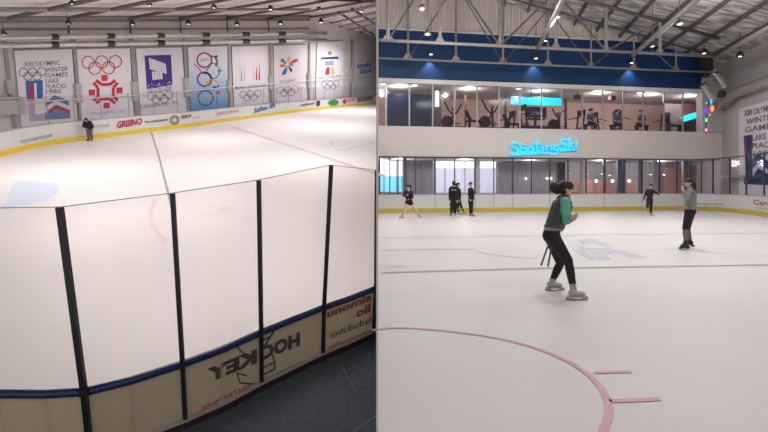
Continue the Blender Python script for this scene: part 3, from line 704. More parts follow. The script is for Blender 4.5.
# side wall with its banner
s0 = cor; s1 = cor-dR*28
b = B(); b.prism([V((s0.x, s0.y, 0)), V((s1.x, s1.y, 0)), V((s1.x, s1.y, 9.9)), V((s0.x, s0.y, 9.3))], V((.3, 0, 0))); struct(build('wall_right', b, M['wallR']))
pb = [sidept(739.5, 0, .1), sidept(800, 0, .1)]
q = [SPL.pt(739, 109, .1), SPL.pt(792, 86, .1), SPL.pt(792, 200, .1), SPL.pt(742.5, 195.5, .1)]
zt_, zb_ = q[0].z, q[3].z
q = [V((q[0].x, q[0].y, zt_)), V((q[1].x, q[1].y, zt_)), V((q[1].x, q[1].y, zb_)), V((q[0].x, q[0].y, zb_))]
b = B(); b.prism(q, V((.03, 0, 0))); o = tag(build('hanging_banner', b, M['banner']), 'tall white banner with dark blue chevron emblem on the right side wall', 'banner')
def spr(o_=.13): return Print(SPL, o_)
for tx, u0, v0, u1, v1, h in (('XIII OLYMPIC', 744, 117, 775, 110, 6.5), ('WINTER', 746, 125, 775, 119, 6), ('GAMES', 745, 133, 775, 128, 6), ('LAKE', 752, 141, 766, 139, 6), ('PLACID', 752, 149, 775, 146.5, 6), ('1980', 754, 157, 772, 155, 6)):
    p = spr(); p.text(tx, u0, v0, u1, v1, h, bold=.01); p.done('lettering', M['greyp'], o)
p = spr(); p.poly([(743.5, 136), (751.5, 134.5), (752.5, 178), (746, 178)]).poly([(743.8, 178), (752, 178), (752, 184), (744, 184)]); p.done('emblem_block', M['navyp'], o)
p = spr(); p.poly([(747.5, 164), (758, 153.5), (775, 166), (775, 174), (758, 163), (748, 173)]); p.done('emblem_chevron', M['navyp'], o)
p = spr(); p.poly([(752, 178), (758, 168), (775, 178), (775, 185.5), (744, 184)]); p.done('emblem_base', M['navyp'], o)
p = spr(.15); p.line([(745.8, 139), (747, 170)], .8); p.done('emblem_line', M['red'], o)
p = spr(.15); p.poly([(744.5, 175), (747, 173), (748, 183), (745, 183)]); p.done('emblem_patch', M['adred'], o)
# ledge and posts on the side wall
b = B(); pa, pc = sidept(721, 2.05, .5), sidept(738, 2.05, .5); b.bar(pa, pc, .7, .12); tag(build('wall_ledge', b, M['boxgrey']), 'pale grey ledge on the side wall left of the chevron banner', 'ledge')
b = B(); b.tube([sidept(723, 6.35, .45), sidept(735, 6.9, .45), sidept(812, 6.9, .45)], .3, 14)
t = tag(build('ventilation_duct', b, M['steel'], smooth=True), 'round grey ventilation duct running along the right side wall', 'duct')
for i, (a, c, r, lab) in enumerate((((711.5, 69.5), (725, 86), .19, 'upper silver flexible duct in the far right corner'), ((702.5, 84.5), (713.5, 98), .19, 'lower silver flexible duct in the far right corner'))):
    A, C_ = WX(*a, -1.2), WX(*c, -1.2); b = B(); n = 26
    b.tube([A.lerp(C_, k/n) for k in range(n+1)], [r*(1+.12*(-1)**k) for k in range(n+1)], 10)
    tag(build('flexible_duct', b, mat('foil', (215, 214, 214), .25, .8, var=.1, scale=8)), lab, 'duct', 'flexible ducts in the corner')
b = B(); wbox(b, 706, 713, 8.2, 9.4, -.8, .9); tag(build('fan_box', b, M['dark']), 'dark fan box between the silver flexible ducts', 'fan box')
b = B(); b.lathe(WX(722, 97, -1.2), [(.22, 0), (.24, .1), (.2, .3), (.1, .4)], 12); tag(build('wall_speaker', b, M['dark'], smooth=True), 'small dark round speaker under the ducts by the corner', 'speaker')
# ---- roof over the right hall
A0 = V((UL/500*0, 0, 0))
aL = wz(UL, 0, .5); aRr = wz(CU, 0, .5)
def up(p, dz=0): return V((p.x, p.y, roofz(p)+dz))
b = B(); L_, R_ = up(aL), up(aRr+aR*1.5)
e = dR*-33
Ln = V((-.012*1.0, 1.0, 0)); Ln.z = roofz(Ln)
b.prism([L_, R_, R_+e, V((R_.x-8, 0, roofz(V((R_.x-8, 0, 0))))), Ln], V((0, 0, .2)))
struct(build('ceiling', b, M['roofR']))
# purlins along the hall axis under the roof, trusses across it
def hallx(x):               # end wall point by x
    return V((x, 27.6+.169*x+.3, 0))
n = 0
for x in [1.2+i*1.45 for i in range(15)]:
    p = hallx(x); q = p-dR*24
    if q.x < -.012*q.y+.1:
        k = (p.x-.3)/ (dR.x) ; q = p-dR*min(24, max(1, (p.x+.012*p.y-.2)/(.19+.012)))
    b = B(); b.bar(up(p, -.13), up(q, -.13), .1, .18)
    n += 1
    tag(build('roof_purlin', b, M['steelD']), 'grey roof purlin running along the right hall, %s from the dividing wall' % ['first', 'second', 'third', 'fourth', 'fifth', 'sixth', 'seventh', 'eighth', 'ninth', 'tenth', 'eleventh', 'twelfth', 'thirteenth', 'fourteenth', 'fifteenth'][n-1], 'purlin', 'purlins of the right hall roof')
def truss(tt, zc, r, us, label):
    t = thing('roof_truss', label, 'truss', wz(550, zc, tt), 'R', 'trusses across the right hall')
    a, c = wz(UL+.6, zc, tt), wz(719, zc, tt)
    b = B(); b.tube([a, c], r, 8); build('bottom_chord', b, M['steel'], t, smooth=True)
    b = B(); b.tube([up(a, -.35), up(wz(719, 0, tt), -.35)], r*1.2, 8); build('top_chord', b, M['steelD'], t, smooth=True)
    ps = [wz(u, zc, tt) for u in us]
    for i, p in enumerate(ps):
        if up(p).z-.35 < zc+.2: continue
        b = B(); b.tube([p, up(p, -.35)], r*1.0, 8); build('web_post', b, M['steel'], t)
        b = B(); b.hexa([p+aR*-.3+V((0, 0, 0)), p+aR*.3, p+aR*.3+dR*.08, p-aR*.3+dR*.08, p-aR*.06+UPZ*.35, p+aR*.06+UPZ*.35, p+aR*.06+dR*.08+UPZ*.35, p-aR*.06+dR*.08+UPZ*.35]); build('gusset', b, M['steel'], t)
        if i+1 < len(ps) and up(ps[i+1]).z-.35 > zc+.2:
            b = B(); b.tube([up(p, -.35), ps[i+1]] if i % 2 else [p, up(ps[i+1], -.35)], r*.6, 6); build('web_diagonal', b, M['steelD'], t)
truss(-1.4, 8.2, .055, (408, 456, 503, 548, 591, 634, 676), 'far roof truss right in front of the blue wall')
truss(-4.0, 8.42, .08, (388, 440, 500, 556, 606, 660), 'middle roof truss with thick pale bottom chord')
truss(-9.5, 10.9, .1, (396, 470, 540, 600), 'near roof truss high at the top of the right hall')
for (a, c, r, lab) in (((538, 48), (566, -6), .11, 'thick pale tube running along the hall from the middle lamp to the roof top'), ((633, 55), (704, -6), .1, 'long pale tube running along the hall from the right lamp upward'), ((716, 57), (775, 24), .12, 'pale tube running along the hall above the side wall duct')):
    p = WX(*a, -4.0); d = ray('R', *c); k = (p.z-CAM.z)/d.z; q = CAM+d*k
    b = B(); b.tube([p, q], r, 8); tag(build('ceiling_tube', b, M['steel'], smooth=True), lab, 'tube')
# pendant lamps
RLm = [(422, 9.5, -9, 'high over the three black figures'), (427.5, 35, -6, 'just above the pale chord, left lamp pair'), (431, 54.5, .1, 'washing the blue wall left of the cyan sign'), (557, 18, -8, 'beside the thick pale tube'), (545.5, 41, -3, 'half hidden by the thick pale tube'), (536, 58.5, .1, 'washing the blue wall above the cyan panel'), (632, 63, .1, 'washing the blue wall right of centre'), (652.5, 46.5, -5, 'under the long pale tube'), (679.5, 24.5, -8, 'right of the long pale tube'), (704, 53.5, -3, 'above the corner fan box'), (740, 56.5, -5, 'in front of the side wall under the roof')]
for u, v, tt, w in RLm:
    p = WX(u, v, tt); D = p.y
    pendant('R', p, min(roofz(p)-.1, p.z+2.2), min(.30, 3.4*D/500), 'dark pendant lamp with glowing lens '+w, 'pendant lamps of the right hall')
def light(kind, name, fr, p, energy, color, size=1.0, aim=None, **k):
    l = bpy.data.lights.new(name, kind); l.energy = energy; l.color = color
    if kind == 'AREA': l.shape = 'DISK'; l.size = size
    elif kind == 'SPOT': l.spot_size = math.radians(k.get('ang', 50)); l.spot_blend = .8; l.shadow_soft_size = size
    else: l.shadow_soft_size = size
    o = bpy.data.objects.new(name, l); COL.objects.link(o)
    P_ = FR[fr] @ V(p); o.location = P_
    if aim is not None:
        d = (FR[fr] @ V(aim))-P_; o.rotation_euler = d.to_track_quat('-Z', 'Y').to_euler()
    return o
for i in (2, 5, 6):
    u, v, tt, w = RLm[i]; p = WX(u, v+.6, tt)
    light('SPOT', 'lamp_wash', 'R', p-V((0, 0, .1)), 80, (.86, .92, 1), .05, p+V((0, .05, -1.1)), ang=100)

# ---- gym behind the upper glass
FZ = 4.86
S('floor_gym', 'lobbyD', UL, 718, FZ-.1, FZ, .75, 6)
S('ceiling_gym', 'bulk', UL, 718, 7.45, 7.55, .8, 6)
S('wall_gym', 'gymwall', UL, 735, FZ, 7.45, 6.2, .2)
b = B(); b.prism([wz(717, FZ, .8), wz(717, FZ, .8)+dR*6, wz(717, FZ, .8)+dR*6+UPZ*2.6, wz(717, FZ, .8)+UPZ*2.6], V((.15, 0, 0))); struct(build('wall_gym_side', b, M['lobbyD']))
mu = [UL+.5, 385.8, 409.3, 432.7, 454.5, 477, 499, 520, 541.5, 562, 582.3, 603, 623.2, 643.3, 664, 683, 701.8]
for i, (u0, u1) in enumerate(zip(mu, mu[1:])):
    w = B(); wbox(w, u0+.4, u1-.4, FZ, 7.28, .45, .015)
    o = build('window_%d' % (i+1), w, GLASSG); struct(o)
    w = B(); wbox(w, u1-.7, u1+.7, FZ, 7.28, .4, .08); build('mullion', w, M['mull'], o)['kind'] = 'structure'
S('wall_gym_navy', 'gymnavy', 387.5, 434, FZ, 7.0, 2.2, .15)
S('wall_gym_column', 'lobbyD', 434, 441, FZ, 7.3, 2.0, .5)
def small(name, label, cat, m, f, group=None):
    b = B(); f(b); return tag(build(name, b, M[m]), label, cat, group)
small('reflection_strip', 'bright white strip added as a glass reflection beside the navy partition in the gym', 'reflection strip', 'daylight', lambda b: wbox(b, 435, 439, 6.25, 7.2, 1.9, .06))  # glowing strip put in as a reflection on the gym glass
for u, w in ((505.5, 'beside the cyan panel, left'), (566, 'right of the cyan panel'), (465.5, 'behind the first elliptical trainer')):
    small('gym_column', 'dark brown column in the gym '+w, 'column', 'brown', lambda b: wbox(b, u-1, u+1, FZ, 7.2, 3.0, .3))
o = small('cyan_sign', 'wide glowing cyan panel hanging in the gym above the screen', 'light sign', 'cyan', lambda b: wbox(b, 511, 561, zz(536, 105, 2.2), zz(536, 97.2, 2.2), 2.2, .08))
b = B(); wbox(b, 511, 561, zz(536, 97, 2.2), zz(536, 97, 2.2)+.05, 2.18, .14); build('frame', b, M['equipG'], o)
b = B(); b.tube([wz(531, zz(531, 97, 2.1), 2.2), wz(531, 7.4, 2.2)], .03, 6); build('hanger', b, M['equip'], o)
b = B(); b.tube([wz(541, zz(541, 97, 2.1), 2.2), wz(541, 7.4, 2.2)], .03, 6); build('hanger', b, M['equip'], o)
b = B(); b.bar(WX(682, 119.5, 3.12), WX(698.3, 114.4, 3.12), .12, .38); tag(build('cyan_light_bar', b, M['cyan']), 'slanting glowing cyan light bar at the right end of the gym', 'light bar')
small('dark_mural', 'dark reddish panel behind the slanting cyan bar', 'panel', 'brown', lambda b: wbox(b, 683.5, 699, FZ+.9, 7.1, 3.2, .1))
small('grey_mural', 'mauve grey wall panel left of the slanting cyan bar', 'panel', 'equipG', lambda b: wbox(b, 664, 683, FZ, 7.1, 3.4, .1))
for i, (u, w) in enumerate(((383, 'at the dividing wall'), (415, 'over the navy partition'), (519, 'over the cyan panel'), (596, 'over the first seated person'), (640, 'over the third gym person'), (657, 'over the mauve panel'))):
    p = wz(u, 7.4, 1.6); b = B(); b.lathe(p, [(.14, 0), (.14, .05)], 12); tag(build('ceiling_light', b, M['lampS']), 'small round ceiling light in the gym '+w, 'ceiling light', 'gym ceiling lights')
for u, w in ((577.5, 'left one'), (612, 'right one')):
    p = wz(u, 7.1, 2.0); t = thing('ceiling_speaker', 'dark ceiling speaker hanging in the gym, '+w+' of the pair', 'speaker', p, 'R', 'gym ceiling speakers')
    b = B(); b.box(p, .38, .3, .28, .3); build('cabinet', b, M['brown'], t, bevel=.03)
    b = B(); b.tube([p+UPZ*.13, p+UPZ*.36], .03, 6); build('bracket', b, M['equip'], t)
o = small('gym_screen', 'dark gym screen on a stand below the cyan panel', 'screen', 'screen', lambda b: wbox(b, 525, 546.5, zz(536, 117.5, 1.6), zz(536, 107, 1.6), 1.6, .1))
b = B(); wbox(b, 534, 536.5, FZ, zz(536, 112, 1.7), 1.72, .1); build('stand', b, M['equip'], o)
b = B(); wbox(b, 528, 545, zz(536, 119.5, 1.6), zz(536, 118.3, 1.6), 1.5, .4); build('shelf', b, M['equip'], o)
b = B(); wbox(b, 531, 541.5, zz(536, 114.5, 1.5), zz(536, 111.5, 1.5), 1.585, .02); build('bright_picture', b, M['lav'], o)
def at_gym(u, tt=1.3): return wz(u, FZ, tt)
def treadmill(u, flip, label, tt=1.4):
    p = at_gym(u, tt); t = thing('treadmill', label, 'treadmill', p, 'R', 'exercise machines in the gym'); f = -1 if flip else 1
    X = aR*f; Y = V((-aR.y, aR.x, 0))
    def P(x, y, z): return p+X*x+Y*y+UPZ*z
    b = B(); b.box(P(0, 0, .12), 1.7, .75, .18, ax=(aR, Y, UPZ)); build('deck', b, M['equip'], t, bevel=.03)
    b = B(); b.box(P(.65, 0, .26), .4, .7, .2, ax=(aR, Y, UPZ)); build('motor_hood', b, M['equipG'], t, bevel=.04)
    for s in (-.36, .36):
        b = B(); b.bar(P(.6, s, .15), P(.72, s, 1.2), .09, .06); build('upright', b, M['equip'], t)
        b = B(); b.tube([P(.7, s, 1.0), P(.35, s, .98), P(.05, s, .9)], .035, 6); build('handrail', b, M['equip'], t)
    b = B(); b.box(P(.72, 0, 1.3), .14, .8, .34, ax=(aR, Y, UPZ)); build('console', b, M['equip'], t, bevel=.03)
def elliptical(u, label, tt=1.3, s=1.0):
    p = at_gym(u, tt); t = thing('elliptical_trainer', label, 'elliptical trainer', p, 'R', 'exercise machines in the gym')
    X = aR; Y = V((-aR.y, aR.x, 0))
    def P(x, y, z): return p+X*x*s+Y*y+UPZ*z*s
    b = B(); b.bar(P(-.7, 0, .1), P(.7, 0, .1), .12, .1).bar(P(-.7, -.3, .06), P(-.7, .3, .06), .1).bar(P(.7, -.3, .06), P(.7, .3, .06), .1); build('frame', b, M['equip'], t)
    b = B(); b.lathe(P(-.35, -.08, .42), [(.33, 0), (.36, .04), (.36, .12), (.33, .16)], 18, Y); build('flywheel', b, M['equip'], t)
    b = B(); b.bar(P(.1, 0, .1), P(.05, 0, 1.15), .12); build('column', b, M['equip'], t)
    b = B(); b.box(P(.05, 0, 1.2), .2, .32, .24, ax=(X, Y, UPZ)); build('console', b, M['equipG'], t, bevel=.03)
    for q, dx in ((-.28, -.62), (.28, .62)):
        b = B(); b.tube([P(.02, q, .7), P(dx*.55, q, 1.05), P(dx, q, 1.55)], .05*s, 8); build('swing_arm', b, M['equip'], t)
        b = B(); b.bar(P(-.3, q, .35), P(.35, q, .25), .1, .05); build('foot_pedal', b, M['equip'], t)
def bench(u, label, tt=1.0):
    p = at_gym(u, tt); t = thing('weight_bench', label, 'bench', p, 'R', 'benches in the gym'); Y = V((-aR.y, aR.x, 0))
    b = B(); b.box(p+UPZ*.45, 1.1, .32, .12, ax=(aR, Y, UPZ)); build('pad', b, M['equip'], t, bevel=.03)
    b = B(); b.bar(p-aR*.35+UPZ*.5, p-aR*.62+UPZ*1.05, .3, .1); build('backrest', b, M['equip'], t)
    for s in (-.4, .4):
        b = B(); b.box(p+aR*s+UPZ*.2, .08, .3, .4, ax=(aR, Y, UPZ)); build('leg', b, M['equip'], t)
elliptical(453, 'leftmost elliptical trainer with raised arms beside the white reflection strip')
bench(476, 'low black weight bench left of the wide elliptical trainer')
elliptical(491, 'wide elliptical trainer with spread arms left of the cyan panel', s=1.12)
treadmill(502, False, 'black treadmill behind the left brown column', 3.6)
bench(513, 'low black weight bench under the left end of the cyan panel', 2.1)
treadmill(534, True, 'black treadmill under the gym screen', .95)
elliptical(558, 'small elliptical trainer right of the gym screen', s=.85)
treadmill(571, False, 'black treadmill beside the right brown column', 2.4)
treadmill(604, True, 'black treadmill between the first and second seated persons', 3.3)
treadmill(627, True, 'black treadmill right of the second seated person', 2.2)
treadmill(656, False, 'black treadmill right of the third gym person', 2.6)
bench(674, 'black weight bench in front of the mauve grey panel')
# garland of coloured lamps on the corner column
gp = WX(708, 88, -.1)
t = thing('light_garland', 'hanging garland of coloured lights on the far right column', 'light garland', gp, 'R')
b = B(); b.tube([WX(711, 97, -.1), WX(708.5, 104, -.1), WX(706, 112, -.1), WX(706, 134, -.1)], .025, 6); build('cable', b, M['equip'], t)
for u, v, m_, r, h in ((711.3, 101, 'bulbC', .09, .42), (712.3, 108.5, 'bulbO', .14, .38), (706.8, 111, 'bulbP', .14, .42), (706.3, 120, 'bulbG', .09, .25), (706.2, 130, 'bulbK', .08, .2), (706.5, 103, 'bulbG', .05, .12), (710, 115, 'bulbO', .05, .15)):
    p = WX(u, v, -.12); b = B(); b.ell(p, r*.7, r*.7, h/1.9, nu=10, nv=7); build('bulb', b, M[m_], t, smooth=True)
# cyan script sign on the white wall
t = thing('neon_sign', 'glowing cyan handwritten neon sign on the white wall', 'sign', WX(544, 156, .35), 'R')
def script(word_u0, word_v0, letters):
    for pts in letters:
        b = B(); q = [WX(word_u0+x, word_v0+y, .22) for x, y in pts]
        b.tube(q, .055, 8); build('neon_tube', b, M['cyanN'], t, smooth=True)
def arc(cx, cy, rx, ry, a0, a1, n=10): return [(cx+rx*math.cos(math.radians(a0+(a1-a0)*i/n)), cy-ry*math.sin(math.radians(a0+(a1-a0)*i/n))) for i in range(n+1)]
script(0, 0, [
 arc(515, 145, 3.6, 2.6, 40, 250)+arc(514, 151, 4.2, 3.0, 80, -150),
 [(521, 143), (520.5, 152)]+arc(523.5, 150.3, 2.6, 2, 200, 480),
 arc(530.5, 149.5, 2.6, 2.6, 20, 340)+[(533.5, 147), (534, 152.2)],
 [(537, 140.5), (536.5, 151)]+arc(538.8, 150, 2, 1.6, 190, 330), [(534.5, 144.5), (541, 143.7)],
 [(543, 146.5), (543.2, 151.2)],
 [(546.5, 146), (546.7, 150.8)]+arc(549, 148, 2.4, 2.2, 170, 0)+[(551.5, 150.2)],
 arc(556, 148, 2.4, 2.3, 30, 330)+[(558.5, 146), (558, 152), (555, 154), (551, 154.2)],
 arc(564.5, 141.5, 3.6, 2.4, 30, 260)+arc(562.5, 146.5, 3.6, 2.8, 90, -150),
 [(569.5, 137.5), (569, 149)], [(573, 142.5), (569.5, 145.5), (574, 148.2)],
 [(576.5, 141), (576, 147.6)], [(511, 154.8), (530, 153.6), (548, 152.6)], [(560, 150.6), (577.5, 149.4)]])
plate = B(); wbox(plate, 512, 577, zz(545, 151, .33), zz(545, 146, .33), .34, .05); build('backing_plate', plate, mat('cyan_backing', (120, 196, 214), .5), t)
# ---- lobby behind the lower glass
S('floor_lobby', 'lobby', UL, 735, -.05, .001, .32, 6)
S('ceiling_lobby', 'lobby', UL, 735, 3.1, 3.17, .76, 5.6)
S('wall_back', 'lobby', UL, 740, 0, 3.1, 5.2, .2)
b = B(); b.prism([V((cor.x, cor.y+.05, 0)), V((cor.x, cor.y+.05, 0))+dR*5, V((cor.x, cor.y+.05, 3.2))+dR*5, V((cor.x, cor.y+.05, 3.2))], V((.2, 0, 0))); struct(build('wall_lobby_side', b, M['wallR']))
wn = 30
def lobbywin(u0, u1, v0, v1, split, ma, mb, tt=4.9, bars=()):
    global wn
    wn += 1; um = (u0+u1)/2; za, zb = zz(um, v1, tt), zz(um, v0, tt); zs = zz(um, split, tt)
    b = B(); wbox(b, u0-.5, u1+.5, za-.06, zb+.06, tt+.04, .1); o = struct(build('window_%d' % wn, b, M['white']))
    b = B(); wbox(b, u0, u1, zs, zb, tt, .03); build('pane', b, M[ma], o)['kind'] = 'structure'
    b = B(); wbox(b, u0, u1, za, zs-.03, tt, .03); build('pane', b, M[mb], o)['kind'] = 'structure'
    for u in bars:
        b = B(); wbox(b, u-.3, u+.3, za, zb, tt-.05, .05); build('glazing_bar', b, M['steelD'], o)['kind'] = 'structure'
lobbywin(379.5, 389.3, 158, 191.5, 176, 'daylight', 'daycyan', bars=(384,))
lobbywin(390.5, 407, 158, 191.5, 176, 'daylight', 'daycyan', bars=(396.5, 402))
lobbywin(436, 454, 160.5, 192.5, 168, 'daylight', 'daygrey', bars=(445,))
lobbywin(455.5, 474, 160.5, 192.5, 168, 'daylight', 'daygrey', bars=(465,))
lobbywin(479, 495.5, 160.5, 192.5, 168, 'daylight', 'daygrey')
def curtain(u0, u1, z0, z1, tt, label, m='curtain', wv=.09):
    n = int((u1-u0)*3); P_ = []
    for i in range(n+1):
        p = wz(u0+(u1-u0)*i/n, z0, tt); P_.append(p+dR*(wv*math.sin(i*1.15)))
    b = B(); b.strip(P_, [p+UPZ*(z1-z0) for p in P_]); b.strip([p+dR*.03 for p in P_], [p+dR*.03+UPZ*(z1-z0) for p in P_])
    return tag(build('curtain', b, M[m], smooth=True), label, 'curtain', 'curtains behind the rink glass')
curtain(406, 434, .1, 3.0, 1.6, 'silver grey curtain between the cyan window and the white windows')
curtain(496, 530, .1, 3.0, 1.8, 'silver grey curtain right of the white windows')
curtain(531, 556, .1, 3.0, 1.8, 'second silver grey curtain below the neon sign')
curtain(556, 565.5, .1, 3.0, 2.6, 'dim curtain behind the skater with the bun', 'lobbyD')
for u, w, m_, ww in ((404.5, 'beside the cyan windows', 'lobbyD', 1.6), (477, 'beside the third white window', 'boardW', 3), (582, 'left of the cafe lamps', 'boxgrey', 1.2), (605, 'between the first two cafe lamps', 'lobbyD', 1), (621.8, 'blue grey and broad between the cafe lamps', 'bluegrey', 4), (641, 'right of the cafe lamps', 'lobbyD', 2), (656, 'pale behind the dancing skater', 'boxgrey', 2), (686, 'dark behind the grey topped skater', 'lobbyD', 2.5)):
    small('lobby_pillar', 'lobby pillar behind the rink glass, '+w, 'pillar', m_, lambda b: wbox(b, u-ww, u+ww, 0, 3.1, 1.25, .3), 'lobby pillars')
small('rose_panel', 'dull rose wall panel behind the right end of the rink glass', 'panel', 'redbooth', lambda b: wbox(b, 664, 682, .2, 2.7, 4.2, .1))
small('wall_board', 'dark grey wall panel near the corner behind the rink glass', 'panel', 'lobbyD', lambda b: wbox(b, 690, 712, .2, 2.9, 4.2, .1))
for i, (u, w) in enumerate(((574, 'leftmost'), (590, 'second from left'), (604.5, 'third from left'), (618, 'fourth from left'), (633, 'rightmost'))):
    p = wz(u, 0, 3.6); t = thing('cafe_booth', w+' rose cafe booth seat behind the glass', 'booth', p, 'R', 'cafe booths in the lobby'); Y = V((-aR.y, aR.x, 0))
    b = B(); b.box(p+UPZ*.5, .8, .55, .14, ax=(aR, Y, UPZ)); build('seat', b, M['redbooth'], t, bevel=.03)
    b = B(); b.box(p+Y*.3+UPZ*1.2, .8, .14, 1.3, ax=(aR, Y, UPZ)); build('backrest', b, M['redbooth'], t, bevel=.04)
    b = B(); b.box(p+UPZ*.22, .7, .45, .43, ax=(aR, Y, UPZ)); build('base', b, M['brown'], t)
    p = p+aR*.1-dR*.9; t = thing('cafe_table', 'small round cafe table before the '+w+' rose booth', 'table', p, 'R', 'cafe tables in the lobby')
    b = B(); b.lathe(p+UPZ*1.02, [(.34, 0), (.36, .02), (.34, .05)], 16); build('table_top', b, M['orange'], t)
    b = B(); b.lathe(p, [(.2, 0), (.2, .02), (.04, .06), (.04, 1.02)], 12); build('pedestal', b, M['equip'], t)
for i, (u, v, w) in enumerate(((547, 178.3, 'left lamp of the close pair under the neon sign'), (551, 178.3, 'right lamp of the close pair under the neon sign'), (526, 178.6, 'lone lamp before the left curtain'), (596.3, 181, 'first of three bright lamps above the booths'), (612.5, 181, 'second of three bright lamps above the booths'), (629.3, 181, 'third of three bright lamps above the booths'))):
    p = WX(u, v, 1.5); r = .085 if i > 2 else .06; t = thing('hanging_lamp', 'small glowing lobby lamp, '+w, 'lamp', p, 'R', 'hanging lamps in the lobby')
    b = B(); b.ell(p, r, r, r, nu=10, nv=7); build('bulb', b, M['lampS'], t, smooth=True)
    b = B(); b.tube([p, V((p.x, p.y, 3.1))], .008, 5); build('cord', b, M['dark'], t)
for u, v, w in ((569, 174, 'over the bun of the near skater'), (586.5, 174.7, 'left of the first bright lamp'), (603, 174.7, 'between the first two bright lamps'), (610, 176, 'close beside the second bright lamp'), (619.5, 175, 'right of the second bright lamp'), (636.5, 175.5, 'right of the third bright lamp'), (650, 175.3, 'over the dancing skater'), (664, 175.3, 'before the rose panel')):
    p = WX(u, v, 2.4); t = thing('disc_lamp', 'thin pale disc lamp in the lobby, '+w, 'lamp', p, 'R', 'disc lamps in the lobby')
    b = B(); b.lathe(p, [(.14, 0), (.16, .02), (.03, .07)], 14); build('shade', b, M['white'], t)
    b = B(); b.tube([p+UPZ*.05, V((p.x, p.y, 3.1))], .008, 5); build('cord', b, M['dark'], t)

# =================================================================== PEOPLE
def cap(b, a, c, ra, rc, n=12):
    a, c = V(a), V(c); L = max((c-a).length, 1e-3); pr_ = []
    for i in range(5):
        q = PI/2*(1-i/4); pr_.append((ra*math.cos(q), -ra*math.sin(q)))
    for i in range(5):
        q = PI/2*i/4; pr_.append((rc*math.cos(q), L+rc*math.sin(q)))
    b.lathe(a, pr_, n, (c-a))
def person(label, base, J, face, look, fr='R', group=None, vox=.008, s=1.0, hairstyle='bun', foot_dir=None, boots='bootW', clothes=(), eyes=True, skin='skin', blades=True, build_feet=True, hipw=1.0):
    """J: joints head, neck, shA, shB, elA, elB, haA, haB, hipA, hipB, knA, knB, anA, anB; face: unit vector the face looks along"""
    t = thing('person', label, 'person', base, fr, group)
    face = V(face).normalized(); prims = []; b = B()
    def seg(k, a, c, ra, rc):
        cap(b, a, c, ra*s, rc*s); prims.append((k, V(a), V(c), ra*s, rc*s))
    shC = (J['shA']+J['shB'])/2; hpC = (J['hipA']+J['hipB'])/2
    seg('torso', hpC.lerp(shC, .30), shC.lerp(hpC, .18), .112, .118)
    seg('torso', J['shA'].lerp(J['shB'], .12), J['shB'].lerp(J['shA'], .12), .062, .062)
    for k in 'AB':
        o_ = 'B' if k == 'A' else 'A'
        seg('torso', J['hip'+k].lerp(hpC, .25).lerp(shC, .35), J['sh'+k].lerp(shC, .38).lerp(hpC, .15), .088, .098)
        seg('hip', J['hip'+k].lerp(hpC, .2), J['hip'+k].lerp(hpC, .3).lerp(shC, .3), .105, .088)
        seg('thigh'+k, J['hip'+k], J['kn'+k], .086*hipw, .059)
        seg('shin'+k, J['kn'+k], J['kn'+k].lerp(J['an'+k], .35), .054, .056)
        seg('shin'+k, J['kn'+k].lerp(J['an'+k], .35), J['an'+k], .056, .036)
        seg('uarm'+k, J['sh'+k], J['el'+k], .050, .038)
        seg('farm'+k, J['el'+k], J['ha'+k], .037, .025)
        # hand: palm, four unequal bent fingers and a thumb off its side
        d = (J['ha'+k]-J['el'+k]).normalized(); x = d.cross(face)
        if x.length < .2: x = d.cross(UPZ)
        x.normalize(); nrm_ = x.cross(d)
        w = J['ha'+k]; pc = w+d*.07*s
        for q in (-.026, -.009, .009, .026): seg('hand'+k, w+d*.02*s+x*q*.7*s, pc+x*q*s+d*.012*s, .013, .0115)
        for q, L in ((-.030, .060), (-.010, .074), (.010, .070), (.030, .055)):
            p0 = pc+x*q*s+d*.015*s; p1 = p0+(d*.55*L+x*q*.25)*s; p2 = p1+(d*.8-nrm_*.6)*L*.48*s
            seg('hand'+k, p0, p1, .0088, .0082); seg('hand'+k, p1, p2, .0082, .0068)
        p0 = w+d*.025*s-x*.028*s; p1 = p0+(d*.02-x*.03-nrm_*.01)*s; seg('hand'+k, p0, p1, .012, .0105); seg('hand'+k, p1, p1+(d*.03-x*.006-nrm_*.012)*s, .0105, .0085)
    seg('hip', J['hipA'], J['hipB'], .098*hipw, .098*hipw)
    seg('neck', shC.lerp(J['neck'], .2), J['neck'].lerp(J['head'], .45), .056, .05)
    # head
    up_ = (J['head']-J['neck']).normalized(); up_ = (up_ - face*up_.dot(face)).normalized(); side = face.cross(up_).normalized()
    R = Matrix((side, face, up_)).transposed(); h = J['head']
    b.ell(h+up_*.02*s, .074*s, .094*s, .098*s, R, 16, 11); b.ell(h-up_*.055*s+face*.022*s, .052*s, .066*s, .058*s, R, 14, 9)
    b.ell(h+face*.096*s-up_*.012*s, .011*s, .02*s, .02*s, R, 8, 6)
    for q in (-1, 1): b.ell(h+side*q*.073*s-up_*.005*s-face*.008*s, .012*s, .02*s, .03*s, R, 8, 6)
    prims.append(('head', h+up_*.03*s, h-up_*.06*s, .095*s, .07*s))
    me = bpy.data.meshes.new('tmp'); me.from_pydata([tuple(p) for p in b.v], [], b.f)
    ob = bpy.data.objects.new('tmp', me); COL.objects.link(ob)
    bm = bmesh.new(); bm.from_mesh(me); bmesh.ops.recalc_face_normals(bm, faces=bm.faces[:]); bm.to_mesh(me); bm.free()
    r = ob.modifiers.new('r', 'REMESH'); r.mode = 'VOXEL'; r.voxel_size = vox; r.adaptivity = 0
    bpy.context.view_layer.update()
    ev = bpy.data.meshes.new_from_object(ob.evaluated_get(bpy.context.evaluated_depsgraph_get()))
    bpy.data.objects.remove(ob); bpy.data.meshes.remove(me)
    bm = bmesh.new(); bm.from_mesh(ev)
    for _ in range(3): bmesh.ops.smooth_vert(bm, verts=bm.verts[:], factor=.5, use_axis_x=True, use_axis_y=True, use_axis_z=True)
    bm.normal_update()
